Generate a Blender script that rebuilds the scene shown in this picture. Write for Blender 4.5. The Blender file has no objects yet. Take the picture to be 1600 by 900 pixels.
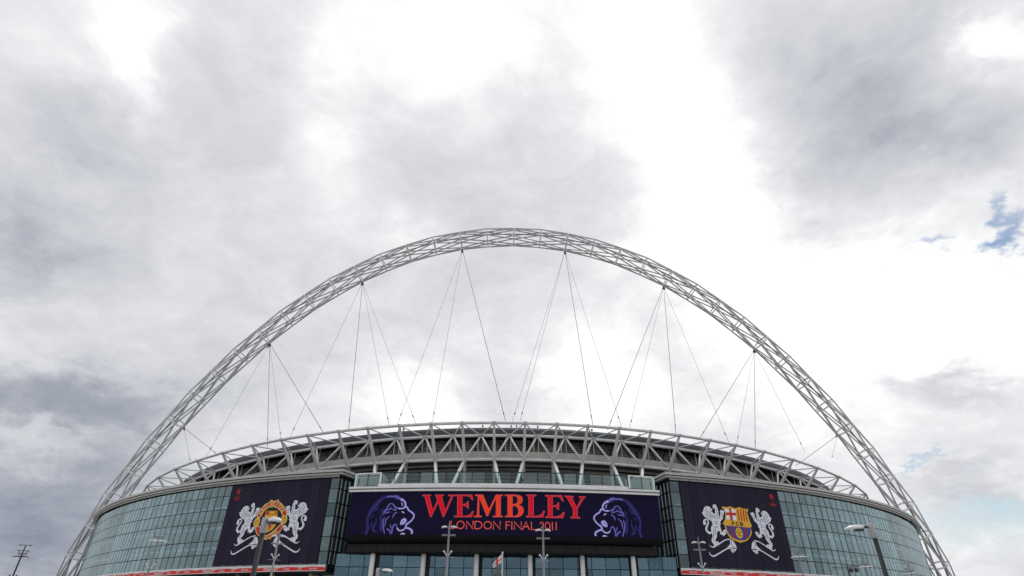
import bpy, bmesh, math, random
from mathutils import Vector, Matrix, Quaternion
from mathutils.geometry import tessellate_polygon
random.seed(7)
SC = bpy.context.scene
COL = SC.collection

# ------------------------------------------------------------------ camera
CAM_F = 874.4            # focal length for a 1600 wide frame
FW = Vector((0.006, 0.85357, 0.52094)); RT = Vector((0.99989, -0.01221, 0.00849)); UP = Vector((-0.01361, -0.52083, 0.85355))
cd = bpy.data.cameras.new('camera'); cam = bpy.data.objects.new('camera', cd); COL.objects.link(cam)
cd.sensor_width = 36.0; cd.lens = 36.0 * CAM_F / 1600.0; cd.clip_start = 0.1; cd.clip_end = 20000
cam.matrix_world = Matrix(((RT.x, UP.x, -FW.x, -2.053), (RT.y, UP.y, -FW.y, 0.0), (RT.z, UP.z, -FW.z, 2.092), (0, 0, 0, 1)))
SC.camera = cam
SC.view_settings.view_transform = 'Standard'; SC.view_settings.look = 'None'
SC.view_settings.exposure = 0.0; SC.view_settings.gamma = 1.0
try: SC.view_settings.use_curve_mapping = False
except Exception: pass

# ------------------------------------------------------------------ sun (behind the cloud, high over the stadium)
SUN_EL, SUN_AZ = math.radians(58), math.radians(14)
sl = bpy.data.lights.new('sun', 'SUN'); sl.energy = 1.0; sl.angle = math.radians(14); sl.color = (1.0, 0.97, 0.92)
sun = bpy.data.objects.new('sun', sl); COL.objects.link(sun)
sd = Vector((math.sin(SUN_AZ)*math.cos(SUN_EL), math.cos(SUN_AZ)*math.cos(SUN_EL), math.sin(SUN_EL)))
sun.rotation_euler = sd.to_track_quat('Z', 'Y').to_euler(); sun.location = (40, 60, 300)

# ------------------------------------------------------------------ sky: broken cloud over a clear NISHITA sky
# each entry: azimuth, elevation, 2x2 shape matrix, change in cloud thickness
CLOUDS = [(-0.8701, 0.7311, 13.014, 8.3427, 9.1917, -15.0299, -0.14), (-0.8228, 0.8101, 14.0315, 9.4988, 13.6351, -24.454, -0.16), (-0.7922, 0.7342, 32.33, 18.9891, 8.4575, -16.1592, -0.16), (-0.4492, 0.8116, 13.5642, 5.0865, 2.1946, -8.6838, -0.22), (-0.2037, 0.975, 4.9549, 1.1656, 1.3798, -13.1924, -0.28), (-0.1673, 0.8801, 8.4992, 1.4243, 1.5119, -16.3289, -0.12), (0.3483, 0.9218, 6.5772, -1.9739, -1.2897, -7.8187, -0.3), (0.4266, 0.7199, 8.5759, -2.4178, -1.4077, -6.6159, -0.3), (0.4177, 0.5356, 7.5986, -1.7933, -1.8391, -10.1278, -0.28), (0.9515, 0.6974, 22.2413, -14.1159, -20.7911, -31.284, -0.38), (0.6762, 0.4225, 5.5679, -2.0295, -3.383, -11.9251, -0.3), (0.5541, 0.3617, 8.0294, -2.3532, -2.1144, -11.094, -0.2), (0.1662, 0.3862, 10.4497, -0.8328, -0.7698, -16.46, -0.3), (-0.171, 0.371, 10.5782, 1.1809, 1.2764, -18.2072, -0.28), (-0.2304, 0.6237, 10.472, 1.7278, 3.4163, -27.7489, -0.2), (0.0795, 0.3121, 4.297, -0.129, -0.3701, -30.8948, -0.06), (-0.2242, 0.6694, 1.6882, 0.2827, 0.4218, -3.4406, 0.1), (-0.6452, 0.7069, 7.5719, 3.5311, 2.8274, -7.2976, 0.03), (-0.8499, 0.6819, 25.4984, 15.0573, 6.297, -10.8829, 0.06), (-0.8807, 0.6232, 18.9508, 10.8758, 9.9322, -16.6218, 0.1), (-0.7958, 0.6192, 14.8632, 7.7306, 12.312, -24.4958, 0.1), (-0.7102, 0.6072, 19.4149, 8.9782, 10.1206, -24.0636, 0.09), (-0.7864, 0.4543, 11.2338, 5.1167, 7.175, -17.3023, 0.18), (-0.8392, 0.4979, 25.1674, 12.4691, 8.4403, -17.2606, 0.12), (0.0036, 0.7944, 3.3251, 0.0575, 0.0658, -7.7476, 0.03), (0.2596, 0.7367, 12.373, -2.07, -1.3836, -11.4468, 0.12), (0.7077, 0.7705, 8.1252, -4.1558, -3.6354, -8.8366, 0.155), (0.7837, 0.6753, 6.4055, -3.2543, -5.0751, -10.8594, 0.13), (0.8489, 0.6129, 12.2588, -6.3455, -14.6821, -28.6188, 0.16), (0.64, 0.6186, 11.2736, -4.4073, -5.3227, -15.8447, 0.16), (0.5282, 0.5554, 25.1132, -7.6711, -5.7534, -23.2832, 0.12), (0.9182, 0.7643, 16.2694, -10.8477, -15.597, -24.7527, 0.12), (-0.5916, 0.4929, 6.4995, 2.3364, 4.7091, -15.9326, 0.03), (-0.7243, 0.2898, 11.2735, 4.5093, 6.9519, -26.865, 0.29), (-0.6225, 0.2678, 11.0857, 3.8777, 5.6781, -28.7194, 0.26), (-0.7405, 0.3484, 14.4724, 5.9816, 14.0782, -45.2913, -0.08), (-0.6999, 0.2276, 19.8985, 7.6835, 13.1061, -65.3957, -0.12), (-0.6388, 0.1607, 9.1368, 3.2762, 2.5647, -19.6145, 0.36), (-0.6617, 0.0731, 11.8521, 4.4631, 1.5763, -22.8449, 0.36), (-0.4642, 0.3461, 11.0102, 2.9949, 4.2253, -24.405, 0.09), (-0.003, 0.3613, 15.1347, 0.2499, 0.3225, -25.8725, 0.16), (0.6962, 0.2927, 14.2577, -5.1526, -9.1933, -42.7245, 0.28), (0.3192, 0.4622, 15.2506, -2.6002, -1.966, -16.4647, 0.18), (0.6679, 0.1702, 15.4252, -5.3529, -8.0264, -68.0186, 0.14)]
CLOUD_GAPS = [(0.6721, 0.1221, 10.4423, -3.6752, -2.6969, -32.3982, 0.72), (0.8671, 0.4758, 82.8462, -39.4288, -12.2056, -26.6555, 0.9), (0.838, 0.4492, 72.9833, -33.1284, -31.6187, -76.3805, 0.8), (0.7845, 0.488, 53.521, -23.3157, -40.418, -102.5331, 0.8), (0.6191, 0.2049, 33.343, -10.7362, -24.6298, -191.81, 0.8), (0.7217, 0.1481, 25.5002, -9.5303, -7.4289, -64.9683, 0.4)]

def build_world():
    w = bpy.data.worlds.new('World'); SC.world = w; w.use_nodes = True
    nt = w.node_tree; N = nt.nodes; L = nt.links; N.clear()
    def nd(t, **k):
        n = N.new(t)
        for a, b in k.items(): setattr(n, a, b)
        return n
    def mth(op, a, b=None, c=None):
        n = nd('ShaderNodeMath', operation=op)
        for i, v in enumerate((a, b, c)):
            if v is None: continue
            if isinstance(v, (int, float)): n.inputs[i].default_value = v
            else: L.new(v, n.inputs[i])
        return n.outputs[0]
    tc = nd('ShaderNodeTexCoord'); D = tc.outputs['Generated']
    sep = nd('ShaderNodeSeparateXYZ'); L.new(D, sep.inputs[0])
    def noise(scale, detail, rough, offs, dist=0.0, lac=2.0):
        # cloud decks foreshorten towards the horizon: sample on a plane overhead, softened
        n = nd('ShaderNodeTexNoise'); n.inputs['Scale'].default_value = scale; n.inputs['Detail'].default_value = detail
        n.inputs['Roughness'].default_value = rough; n.inputs['Distortion'].default_value = dist
        m = nd('ShaderNodeVectorMath', operation='ADD'); L.new(deck, m.inputs[0]); m.inputs[1].default_value = offs
        L.new(m.outputs[0], n.inputs['Vector']); return n.outputs['Fac']
    hz = mth('ADD', mth('MAXIMUM', sep.outputs[2], 0.0), 0.42)
    dx, dy = mth('DIVIDE', sep.outputs[0], hz), mth('DIVIDE', sep.outputs[1], hz)
    cmb = nd('ShaderNodeCombineXYZ'); L.new(dx, cmb.inputs[0]); L.new(dy, cmb.inputs[1]); L.new(sep.outputs[2], cmb.inputs[2])
    deck = cmb.outputs[0]
    az = mth('ARCTAN2', sep.outputs[0], sep.outputs[1]); el = mth('ARCSINE', sep.outputs[2])
    wa = mth('MULTIPLY', mth('SUBTRACT', noise(3.2, 6, .6, (3.1, 0, 0)), .5), WARP)
    we = mth('MULTIPLY', mth('SUBTRACT', noise(3.2, 6, .6, (0, 7.7, 2)), .5), WARP * .8)
    wa2 = mth('MULTIPLY', mth('SUBTRACT', noise(14, 5, .62, (1.1, 4, 0)), .5), WARP * .5)
    we2 = mth('MULTIPLY', mth('SUBTRACT', noise(14, 5, .62, (9, 1.7, 2)), .5), WARP * .5)
    az = mth('ADD', mth('ADD', az, wa), wa2); el = mth('ADD', mth('ADD', el, we), we2)
    def pile(spots, base):
        t = None
        for (a0, e0, m00, m01, m10, m11, wgt) in spots:
            da, de = mth('SUBTRACT', az, a0), mth('SUBTRACT', el, e0)
            u = mth('MULTIPLY_ADD', da, m00, mth('MULTIPLY', de, m01)); v = mth('MULTIPLY_ADD', da, m10, mth('MULTIPLY', de, m11))
            q = mth('MULTIPLY_ADD', u, u, mth('MULTIPLY', v, v))
            g = mth('EXPONENT', mth('MULTIPLY', q, -0.5))
            t = mth('MULTIPLY_ADD', g, wgt, t if t is not None else base)
        return t
    t = pile(CLOUDS, BASE); gap = pile(CLOUD_GAPS, 0.0)
    f1 = mth('MULTIPLY', mth('SUBTRACT', noise(2.6, 8, .60, (0, 0, 0), .25), .5), FBM1)
    f2 = mth('MULTIPLY', mth('SUBTRACT', noise(7.5, 9, .66, (5, 2, 1), .6), .5), FBM2)
    f3 = mth('MULTIPLY', mth('SUBTRACT', noise(21, 7, .68, (2, 8, 3), .8), .5), FBM3)
    f2 = mth('ADD', f2, f3)
    t = mth('ADD', mth('ADD', t, f1), f2)
    r = nd('ShaderNodeValToRGB'); L.new(t, r.inputs[0]); e = r.color_ramp.elements
    stops = [(0.0, (1.15, 1.16, 1.18)), (0.28, (1.04, 1.04, 1.045)), (0.42, (.84, .843, .866)), (0.55, (.705, .712, .742)), (0.68, (.575, .593, .640)), (0.82, (.41, .435, .495)), (1.0, (.26, .29, .365))]
    while len(e) < len(stops): e.new(0.5)
    for s, (p, c) in zip(e, stops): s.position = p; s.color = (*c, 1)
    cov = nd('ShaderNodeMapRange'); cov.interpolation_type = 'SMOOTHSTEP'; L.new(mth('ADD', gap, mth('ADD', f2, mth('MULTIPLY', f1, .5))), cov.inputs['Value'])
    cov.inputs['From Min'].default_value = 0.30; cov.inputs['From Max'].default_value = 1.15
    cov.inputs['To Min'].default_value = 1.0; cov.inputs['To Max'].default_value = 0.0
    sky = nd('ShaderNodeTexSky'); sky.sky_type = 'NISHITA'; sky.sun_disc = False
    sky.sun_elevation = SUN_EL; sky.sun_rotation = SUN_AZ; sky.air_density = 1.2; sky.dust_density = .6; sky.ozone_density = .6
    b1 = nd('ShaderNodeBackground'); L.new(sky.outputs[0], b1.inputs[0]); b1.inputs[1].default_value = 0.10
    b2 = nd('ShaderNodeBackground'); L.new(r.outputs[0], b2.inputs[0]); b2.inputs[1].default_value = 1.0
    mx = nd('ShaderNodeMixShader'); L.new(cov.outputs[0], mx.inputs[0]); L.new(b1.outputs[0], mx.inputs[1]); L.new(b2.outputs[0], mx.inputs[2])
    out = nd('ShaderNodeOutputWorld'); L.new(mx.outputs[0], out.inputs[0])
BASE, WARP, FBM1, FBM2, FBM3 = 0.45, 0.20, 0.33, 0.34, 0.13
build_world()

# ------------------------------------------------------------------ drawn shapes, in metres along the wall and above ground
SCREEN_SERIF = [[[(-16.2, 24.51), (-14.53, 24.5), (-14.52, 24.32), (-14.87, 24.26), (-13.96, 21.71), (-13.2, 23.51), (-13.48, 24.26), (-13.67, 24.31), (-13.69, 24.5), (-12.04, 24.5), (-12.03, 24.31), (-12.41, 24.26), (-11.5, 21.7), (-10.53, 24.23), (-11.14, 24.31), (-11.16, 24.5), (-9.91, 24.5), (-9.88, 24.31), (-10.17, 24.25), (-11.71, 20.43), (-11.88, 20.43), (-13.0, 23.09), (-14.16, 20.44), (-14.34, 20.44), (-15.78, 24.27), (-16.19, 24.32)]], [[(-9.8, 24.52), (-6.45, 24.52), (-6.22, 23.57), (-6.4, 23.53), (-6.87, 24.14), (-7.37, 24.3), (-8.38, 24.3), (-8.3, 22.76), (-7.95, 22.76), (-7.41, 22.94), (-7.27, 23.32), (-7.1, 23.32), (-7.04, 21.97), (-7.2, 21.97), (-7.4, 22.38), (-7.93, 22.53), (-8.28, 22.53), (-8.18, 20.64), (-7.3, 20.65), (-6.66, 20.9), (-6.21, 21.56), (-6.02, 21.48), (-6.32, 20.45), (-9.77, 20.44), (-9.78, 20.62), (-9.13, 20.69), (-9.29, 24.26), (-9.79, 24.32)]], [[(-5.85, 24.53), (-4.31, 24.54), (-3.08, 21.89), (-1.79, 24.55), (-0.42, 24.57), (-0.42, 24.36), (-0.86, 24.3), (-0.79, 20.71), (-0.41, 20.69), (-0.41, 20.49), (-2.29, 20.48), (-2.29, 20.68), (-1.7, 20.73), (-1.78, 23.96), (-3.26, 20.62), (-3.47, 20.62), (-5.0, 23.94), (-4.93, 20.71), (-4.41, 20.64), (-4.4, 20.46), (-5.94, 20.45), (-5.95, 20.65), (-5.36, 20.71), (-5.29, 24.27), (-5.84, 24.33)]], [[(-0.03, 24.57), (2.0, 24.6), (2.87, 24.48), (3.37, 24.12), (3.42, 23.6), (3.2, 23.08), (2.66, 22.77), (3.25, 22.52), (3.61, 22.01), (3.61, 21.45), (3.25, 20.84), (2.66, 20.53), (0.03, 20.5), (0.03, 20.7), (0.56, 20.76), (0.52, 24.32), (-0.03, 24.37)], [(1.45, 24.39), (2.05, 24.37), (2.44, 24.01), (2.49, 23.49), (2.22, 22.97), (1.46, 22.84)], [(1.46, 22.6), (2.01, 22.55), (2.5, 22.15), (2.66, 21.54), (2.5, 21.03), (2.07, 20.72), (1.48, 20.72)]], [[(4.19, 24.61), (6.11, 24.64), (6.11, 24.43), (5.56, 24.35), (5.52, 20.77), (6.43, 20.8), (7.09, 21.1), (7.48, 21.74), (7.7, 21.67), (7.35, 20.55), (4.11, 20.53), (4.12, 20.73), (4.6, 20.81), (4.6, 24.37), (4.19, 24.43)]], [[(7.87, 24.59), (11.13, 24.65), (11.42, 23.54), (11.2, 23.52), (10.78, 24.26), (10.24, 24.4), (9.3, 24.38), (9.23, 22.72), (9.69, 22.73), (10.13, 22.91), (10.31, 23.29), (10.51, 23.29), (10.46, 21.98), (10.26, 21.97), (10.06, 22.38), (9.68, 22.52), (9.22, 22.52), (9.17, 20.73), (10.11, 20.73), (10.77, 20.96), (11.34, 21.59), (11.56, 21.51), (11.24, 20.5), (7.78, 20.5), (7.78, 20.71), (8.33, 20.77), (8.38, 24.33), (7.87, 24.41)]], [[(11.7, 24.59), (13.48, 24.53), (13.45, 24.34), (13.11, 24.29), (13.96, 22.51), (15.0, 24.25), (14.5, 24.33), (14.48, 24.54), (15.87, 24.51), (15.84, 24.32), (15.5, 24.25), (14.11, 22.26), (14.03, 20.73), (14.55, 20.67), (14.54, 20.49), (12.66, 20.52), (12.67, 20.7), (13.18, 20.76), (13.25, 22.19), (12.11, 24.34), (11.7, 24.4)]]]
SCREEN_SANS = [('L', -10.33, -9.57, 18.31, 19.79), ('O', -9.21, -7.63, 18.3, 19.79), ('N', -7.34, -5.96, 18.29, 19.77), ('D', -5.73, -4.24, 18.28, 19.76), ('O', -4.03, -2.43, 18.27, 19.75), ('N', -2.23, -0.77, 18.26, 19.75), ('F', 0.17, 1.0, 18.25, 19.74), ('I', 1.25, 1.48, 18.25, 19.73), ('N', 1.76, 3.26, 18.25, 19.75), ('A', 3.35, 4.81, 18.25, 19.75), ('L', 5.01, 5.93, 18.25, 19.74), ('2', 6.66, 7.52, 18.26, 19.75), ('0', 7.61, 8.78, 18.26, 19.76), ('I', 8.96, 9.27, 18.27, 19.75), ('I', 9.66, 10.02, 18.27, 19.76)]
SCREEN_LION = [[(-26.72, 17.41, 0.574), (-26.38, 18.54, 0.574), (-26.67, 19.58, 0.51), (-26.67, 20.51, 0.447), (-26.29, 21.44, 0.766), (-25.76, 22.26, 0.893), (-24.87, 23.32, 0.766), (-24.18, 23.97, 0.574), (-23.04, 24.26, 0.51), (-22.14, 24.27, 0.51), (-21.36, 24.23, 0.893), (-20.66, 23.81, 0.702), (-19.92, 23.5, 0.485), (-19.43, 22.9, 0.459), (-19.49, 22.29, 0.51), (-19.95, 22.0, 0.332), (-20.59, 22.03, 0.255), (-21.25, 22.21, 0.23), (-21.82, 22.69, 0.23), (-22.1, 22.93, 0.204), (-22.61, 22.87, 0.23), (-22.99, 22.35, 0.281), (-23.14, 21.97, 0.332), (-23.59, 21.53, 0.332), (-24.0, 21.18, 0.128)], [(-22.11, 21.98, 0.128), (-22.5, 21.96, 0.23), (-23.11, 21.76, 0.383), (-23.58, 21.39, 0.319)], [(-22.3, 21.4, 0.128), (-23.18, 21.26, 0.306), (-23.9, 20.94, 0.383), (-24.14, 20.36, 0.447), (-23.76, 19.67, 0.51), (-23.85, 18.63, 0.587), (-23.61, 17.78, 0.255)], [(-23.33, 20.47, 0.128), (-23.53, 19.55, 0.383), (-23.32, 18.52, 0.434), (-22.94, 17.49, 0.281)], [(-19.49, 22.29, 0.383), (-19.06, 22.25, 0.434), (-18.71, 21.7, 0.383), (-17.96, 21.25, 0.383), (-17.53, 20.72, 0.408), (-17.74, 20.09, 0.383), (-18.29, 19.51, 0.383), (-18.81, 19.15, 0.447), (-18.94, 18.6, 0.447), (-18.16, 18.35, 0.459), (-17.62, 17.92, 0.51), (-17.7, 17.45, 0.51)], [(-18.94, 18.6, 0.383), (-19.39, 18.15, 0.281), (-20.12, 18.04, 0.255), (-20.61, 18.5, 0.306), (-20.87, 19.07, 0.357), (-21.25, 19.07, 0.459), (-21.54, 18.39, 0.51), (-21.55, 17.46, 0.332)], [(-22.08, 19.14, 0.102), (-21.78, 18.5, 0.255)], [(-19.93, 19.06, 0.23), (-19.94, 19.52, 0.459), (-19.59, 19.98, 0.638), (-19.16, 20.04, 0.562), (-19.12, 19.69, 0.638), (-19.52, 19.35, 0.638), (-19.75, 19.18, 0.51)], [(-20.08, 21.47, 0.102), (-19.75, 21.35, 0.281), (-19.5, 21.16, 0.102)], [(-20.86, 21.32, 0.102), (-21.49, 21.04, 0.319), (-21.74, 20.28, 0.102)], [(-22.27, 20.67, 0.077), (-22.9, 20.12, 0.255), (-23.06, 19.43, 0.23), (-23.07, 18.72, 0.064)], [(-22.36, 22.4, 0.102), (-22.25, 22.04, 0.179), (-21.71, 21.8, 0.179), (-21.24, 21.62, 0.153)], [(-21.88, 22.69, 0.179), (-21.42, 22.09, 0.204), (-21.11, 21.64, 0.153)], [(-20.36, 23.17, 0.077), (-20.03, 22.79, 0.204), (-20.19, 22.46, 0.077)], [(-24.21, 21.3, 0.077), (-24.12, 21.83, 0.23), (-23.64, 22.06, 0.077)], [(-26.11, 20.15, 0.077), (-25.9, 20.71, 0.23), (-25.36, 20.89, 0.064)], [(-25.02, 20.47, 0.077), (-24.92, 19.56, 0.281), (-25.22, 18.87, 0.459), (-25.27, 18.08, 0.51), (-24.49, 17.77, 0.102)], [(-25.85, 18.42, 0.077), (-25.75, 19.11, 0.306), (-25.71, 19.63, 0.357)], [(-24.32, 19.33, 0.064), (-24.0, 19.78, 0.204)], [(-22.66, 18.26, 0.281), (-22.21, 18.22, 0.306), (-21.91, 17.82, 0.281), (-21.74, 17.43, 0.204)], [(-19.86, 17.42, 0.128), (-19.44, 17.5, 0.281), (-18.99, 17.42, 0.306)], [(-24.77, 22.6, 0.077), (-24.95, 22.01, 0.281), (-25.56, 21.73, 0.383), (-26.17, 21.5, 0.51)], [(-21.67, 24.18, 0.153), (-21.42, 23.7, 0.128)]]
SCREEN_LION_AXIS = -0.14
SCREEN_LION_DZ = -0.01
SUPPORTER = {'body': [(41.43, 24.52), (41.87, 24.49), (42.3, 24.41), (42.43, 24.1), (42.8, 24.01), (42.61, 23.74), (42.39, 23.46), (42.73, 23.38), (42.75, 23.15), (43.12, 23.08), (43.37, 23.36), (43.28, 23.57), (43.44, 23.84), (43.41, 24.16), (43.05, 24.19), (42.87, 24.49), (43.1, 24.86), (43.46, 25.03), (43.82, 24.9), (43.98, 24.4), (44.1, 23.77), (44.1, 23.04), (43.97, 22.19), (44.03, 22.09), (44.2, 22.62), (44.56, 23.17), (44.5, 23.69), (44.88, 24.03), (45.29, 23.84), (45.65, 23.92), (45.38, 23.32), (45.09, 22.78), (44.91, 22.19), (44.49, 21.96), (44.24, 21.63), (44.04, 21.36), (44.33, 21.22), (44.01, 21.03), (43.93, 20.79), (43.98, 20.48), (44.08, 19.93), (43.99, 19.62), (44.47, 19.79), (44.6, 20.05), (45.14, 20.18), (45.33, 19.78), (45.0, 19.26), (44.33, 18.84), (44.11, 19.11), (43.57, 19.17), (43.74, 19.45), (43.53, 19.85), (43.17, 19.68), (42.91, 19.44), (42.81, 18.85), (42.51, 18.33), (42.22, 18.02), (42.23, 17.72), (42.6, 17.84), (43.1, 17.54), (42.95, 17.13), (42.16, 16.9), (41.77, 16.83), (41.64, 17.3), (41.34, 17.63), (41.37, 18.18), (41.65, 18.4), (41.75, 19.0), (41.62, 19.45), (41.65, 20.22), (41.86, 20.63), (42.13, 20.85), (42.14, 21.42), (41.83, 21.74), (41.42, 21.92), (40.85, 22.23), (40.41, 22.54), (40.33, 22.88), (40.02, 23.12), (40.38, 23.3), (40.59, 23.78), (40.93, 24.28)], 'tail': [(41.66, 19.48, 0.271), (41.15, 19.3, 0.46), (40.71, 19.56, 0.46), (40.53, 20.06, 0.46), (40.9, 20.69, 0.325), (41.24, 21.27, 0.298), (41.16, 21.75, 0.271), (40.76, 21.86, 0.271), (40.37, 21.67, 0.352), (40.36, 21.28, 0.676), (40.43, 21.02, 0.541), (40.02, 21.03, 0.271)], 'lines': [[(41.06, 23.81, 0.081), (41.12, 23.29, 0.095), (41.54, 22.84, 0.095), (42.01, 22.66, 0.068)], [(40.82, 23.01, 0.068), (41.16, 22.51, 0.095), (41.87, 22.29, 0.081)], [(41.42, 24.14, 0.068), (41.48, 23.52, 0.095), (41.98, 23.13, 0.081)], [(42.2, 22.98, 0.068), (42.6, 22.72, 0.095), (43.23, 22.67, 0.081)], [(42.21, 22.56, 0.068), (42.67, 22.33, 0.095), (43.31, 22.47, 0.068)], [(43.75, 24.07, 0.068), (43.79, 23.23, 0.095), (43.55, 22.38, 0.095), (43.14, 21.94, 0.068)], [(42.66, 21.5, 0.068), (43.26, 21.61, 0.095), (43.69, 21.5, 0.081)], [(42.58, 21.08, 0.068), (43.17, 21.19, 0.095), (43.53, 21.08, 0.068)], [(42.15, 20.55, 0.068), (42.77, 20.47, 0.095), (43.5, 20.61, 0.081)], [(42.24, 20.24, 0.068), (42.18, 19.43, 0.108), (41.95, 18.61, 0.095), (41.87, 17.8, 0.068)], [(42.75, 20.37, 0.068), (42.55, 19.65, 0.095), (42.43, 18.83, 0.081)], [(44.69, 23.49, 0.054), (44.93, 23.08, 0.095), (44.66, 22.44, 0.068)], [(44.53, 19.74, 0.068), (44.88, 19.61, 0.095), (45.16, 19.67, 0.054)], [(42.41, 17.53, 0.054), (42.55, 17.29, 0.081)], [(43.13, 24.56, 0.068), (43.41, 24.47, 0.081), (43.63, 24.59, 0.054)], [(42.34, 24.3, 0.054), (42.19, 23.35, 0.081), (42.0, 21.98, 0.081), (42.22, 20.86, 0.054)]], 'ribbons': [[(40.69, 17.02, 0.07), (41.08, 16.73, 0.163), (41.66, 16.72, 0.233), (42.78, 17.23, 0.233), (44.0, 17.85, 0.21), (44.96, 18.24, 0.187), (46.04, 18.35, 0.21)], [(40.33, 15.73, 0.093), (40.56, 15.24, 0.21), (41.25, 15.01, 0.28), (42.41, 15.47, 0.257), (43.97, 16.21, 0.233), (44.81, 16.55, 0.233), (45.6, 16.65, 0.233)]], 'folds': [[(45.65, 18.09), (46.39, 18.17), (46.78, 17.67), (47.12, 16.71), (46.07, 16.76), (44.69, 16.76), (45.45, 17.22), (45.75, 17.71)], [(45.59, 16.6), (46.91, 16.57), (46.87, 16.38), (45.97, 15.78), (45.57, 16.05)]], 'axis': 48.9}
SHIELD = {'outline': [(45.16, 24.67), (45.7, 24.62), (46.44, 24.6), (47.24, 24.84), (47.94, 24.62), (48.49, 24.5), (49.62, 24.83), (50.42, 24.58), (51.78, 24.57), (51.82, 24.35), (51.37, 23.86), (51.51, 23.12), (51.63, 22.09), (51.95, 21.22), (51.5, 20.83), (51.56, 20.32), (51.58, 19.81), (51.06, 19.14), (50.31, 18.45), (49.46, 18.08), (48.49, 17.89), (48.16, 17.68), (47.93, 17.88), (47.14, 18.01), (46.3, 18.33), (45.68, 18.79), (45.22, 19.55), (45.05, 20.41), (45.05, 20.98), (44.65, 21.32), (45.06, 21.71), (45.59, 22.47), (45.7, 23.36), (45.59, 24.09), (45.19, 24.37)], 'white': [(45.59, 24.27), (46.55, 24.24), (47.13, 24.49), (47.87, 24.31), (48.51, 24.13), (48.24, 22.03), (45.57, 22.2), (45.92, 22.93), (45.98, 23.52)], 'cross': [[(46.85, 24.44), (47.38, 24.48), (47.37, 21.98), (46.72, 22.06)], [(45.98, 23.55), (48.47, 23.62), (48.41, 23.05), (45.89, 22.99)]], 'stripes': [[(48.83, 24.21), (49.13, 24.23), (49.1, 22.09), (48.81, 22.07)], [(49.62, 24.44), (49.89, 24.4), (49.77, 22.1), (49.46, 22.09)], [(50.29, 24.36), (50.59, 24.32), (50.41, 22.07), (50.13, 22.09)], [(50.9, 24.31), (51.17, 24.3), (51.11, 22.09), (50.79, 22.07)]], 'blue': [(45.35, 20.97), (51.5, 20.83), (51.25, 19.87), (50.56, 18.89), (49.54, 18.37), (48.38, 18.2), (47.22, 18.37), (46.23, 18.82), (45.64, 19.43), (45.38, 20.28)], 'reds': [[(46.38, 20.91), (46.98, 20.88), (47.03, 18.5), (46.39, 18.73)], [(49.83, 20.84), (50.44, 20.83), (50.34, 18.81), (49.69, 18.46)], [(48.11, 20.86), (48.59, 20.86), (48.52, 18.25), (48.11, 18.24)]], 'ballc': None, 'letters': [('F', 46.94, 21.08, 47.56, 21.78), ('C', 47.9, 21.06, 48.63, 21.79), ('B', 48.98, 21.05, 49.73, 21.8)], 'ball': (48.3, 19.64)}
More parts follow.
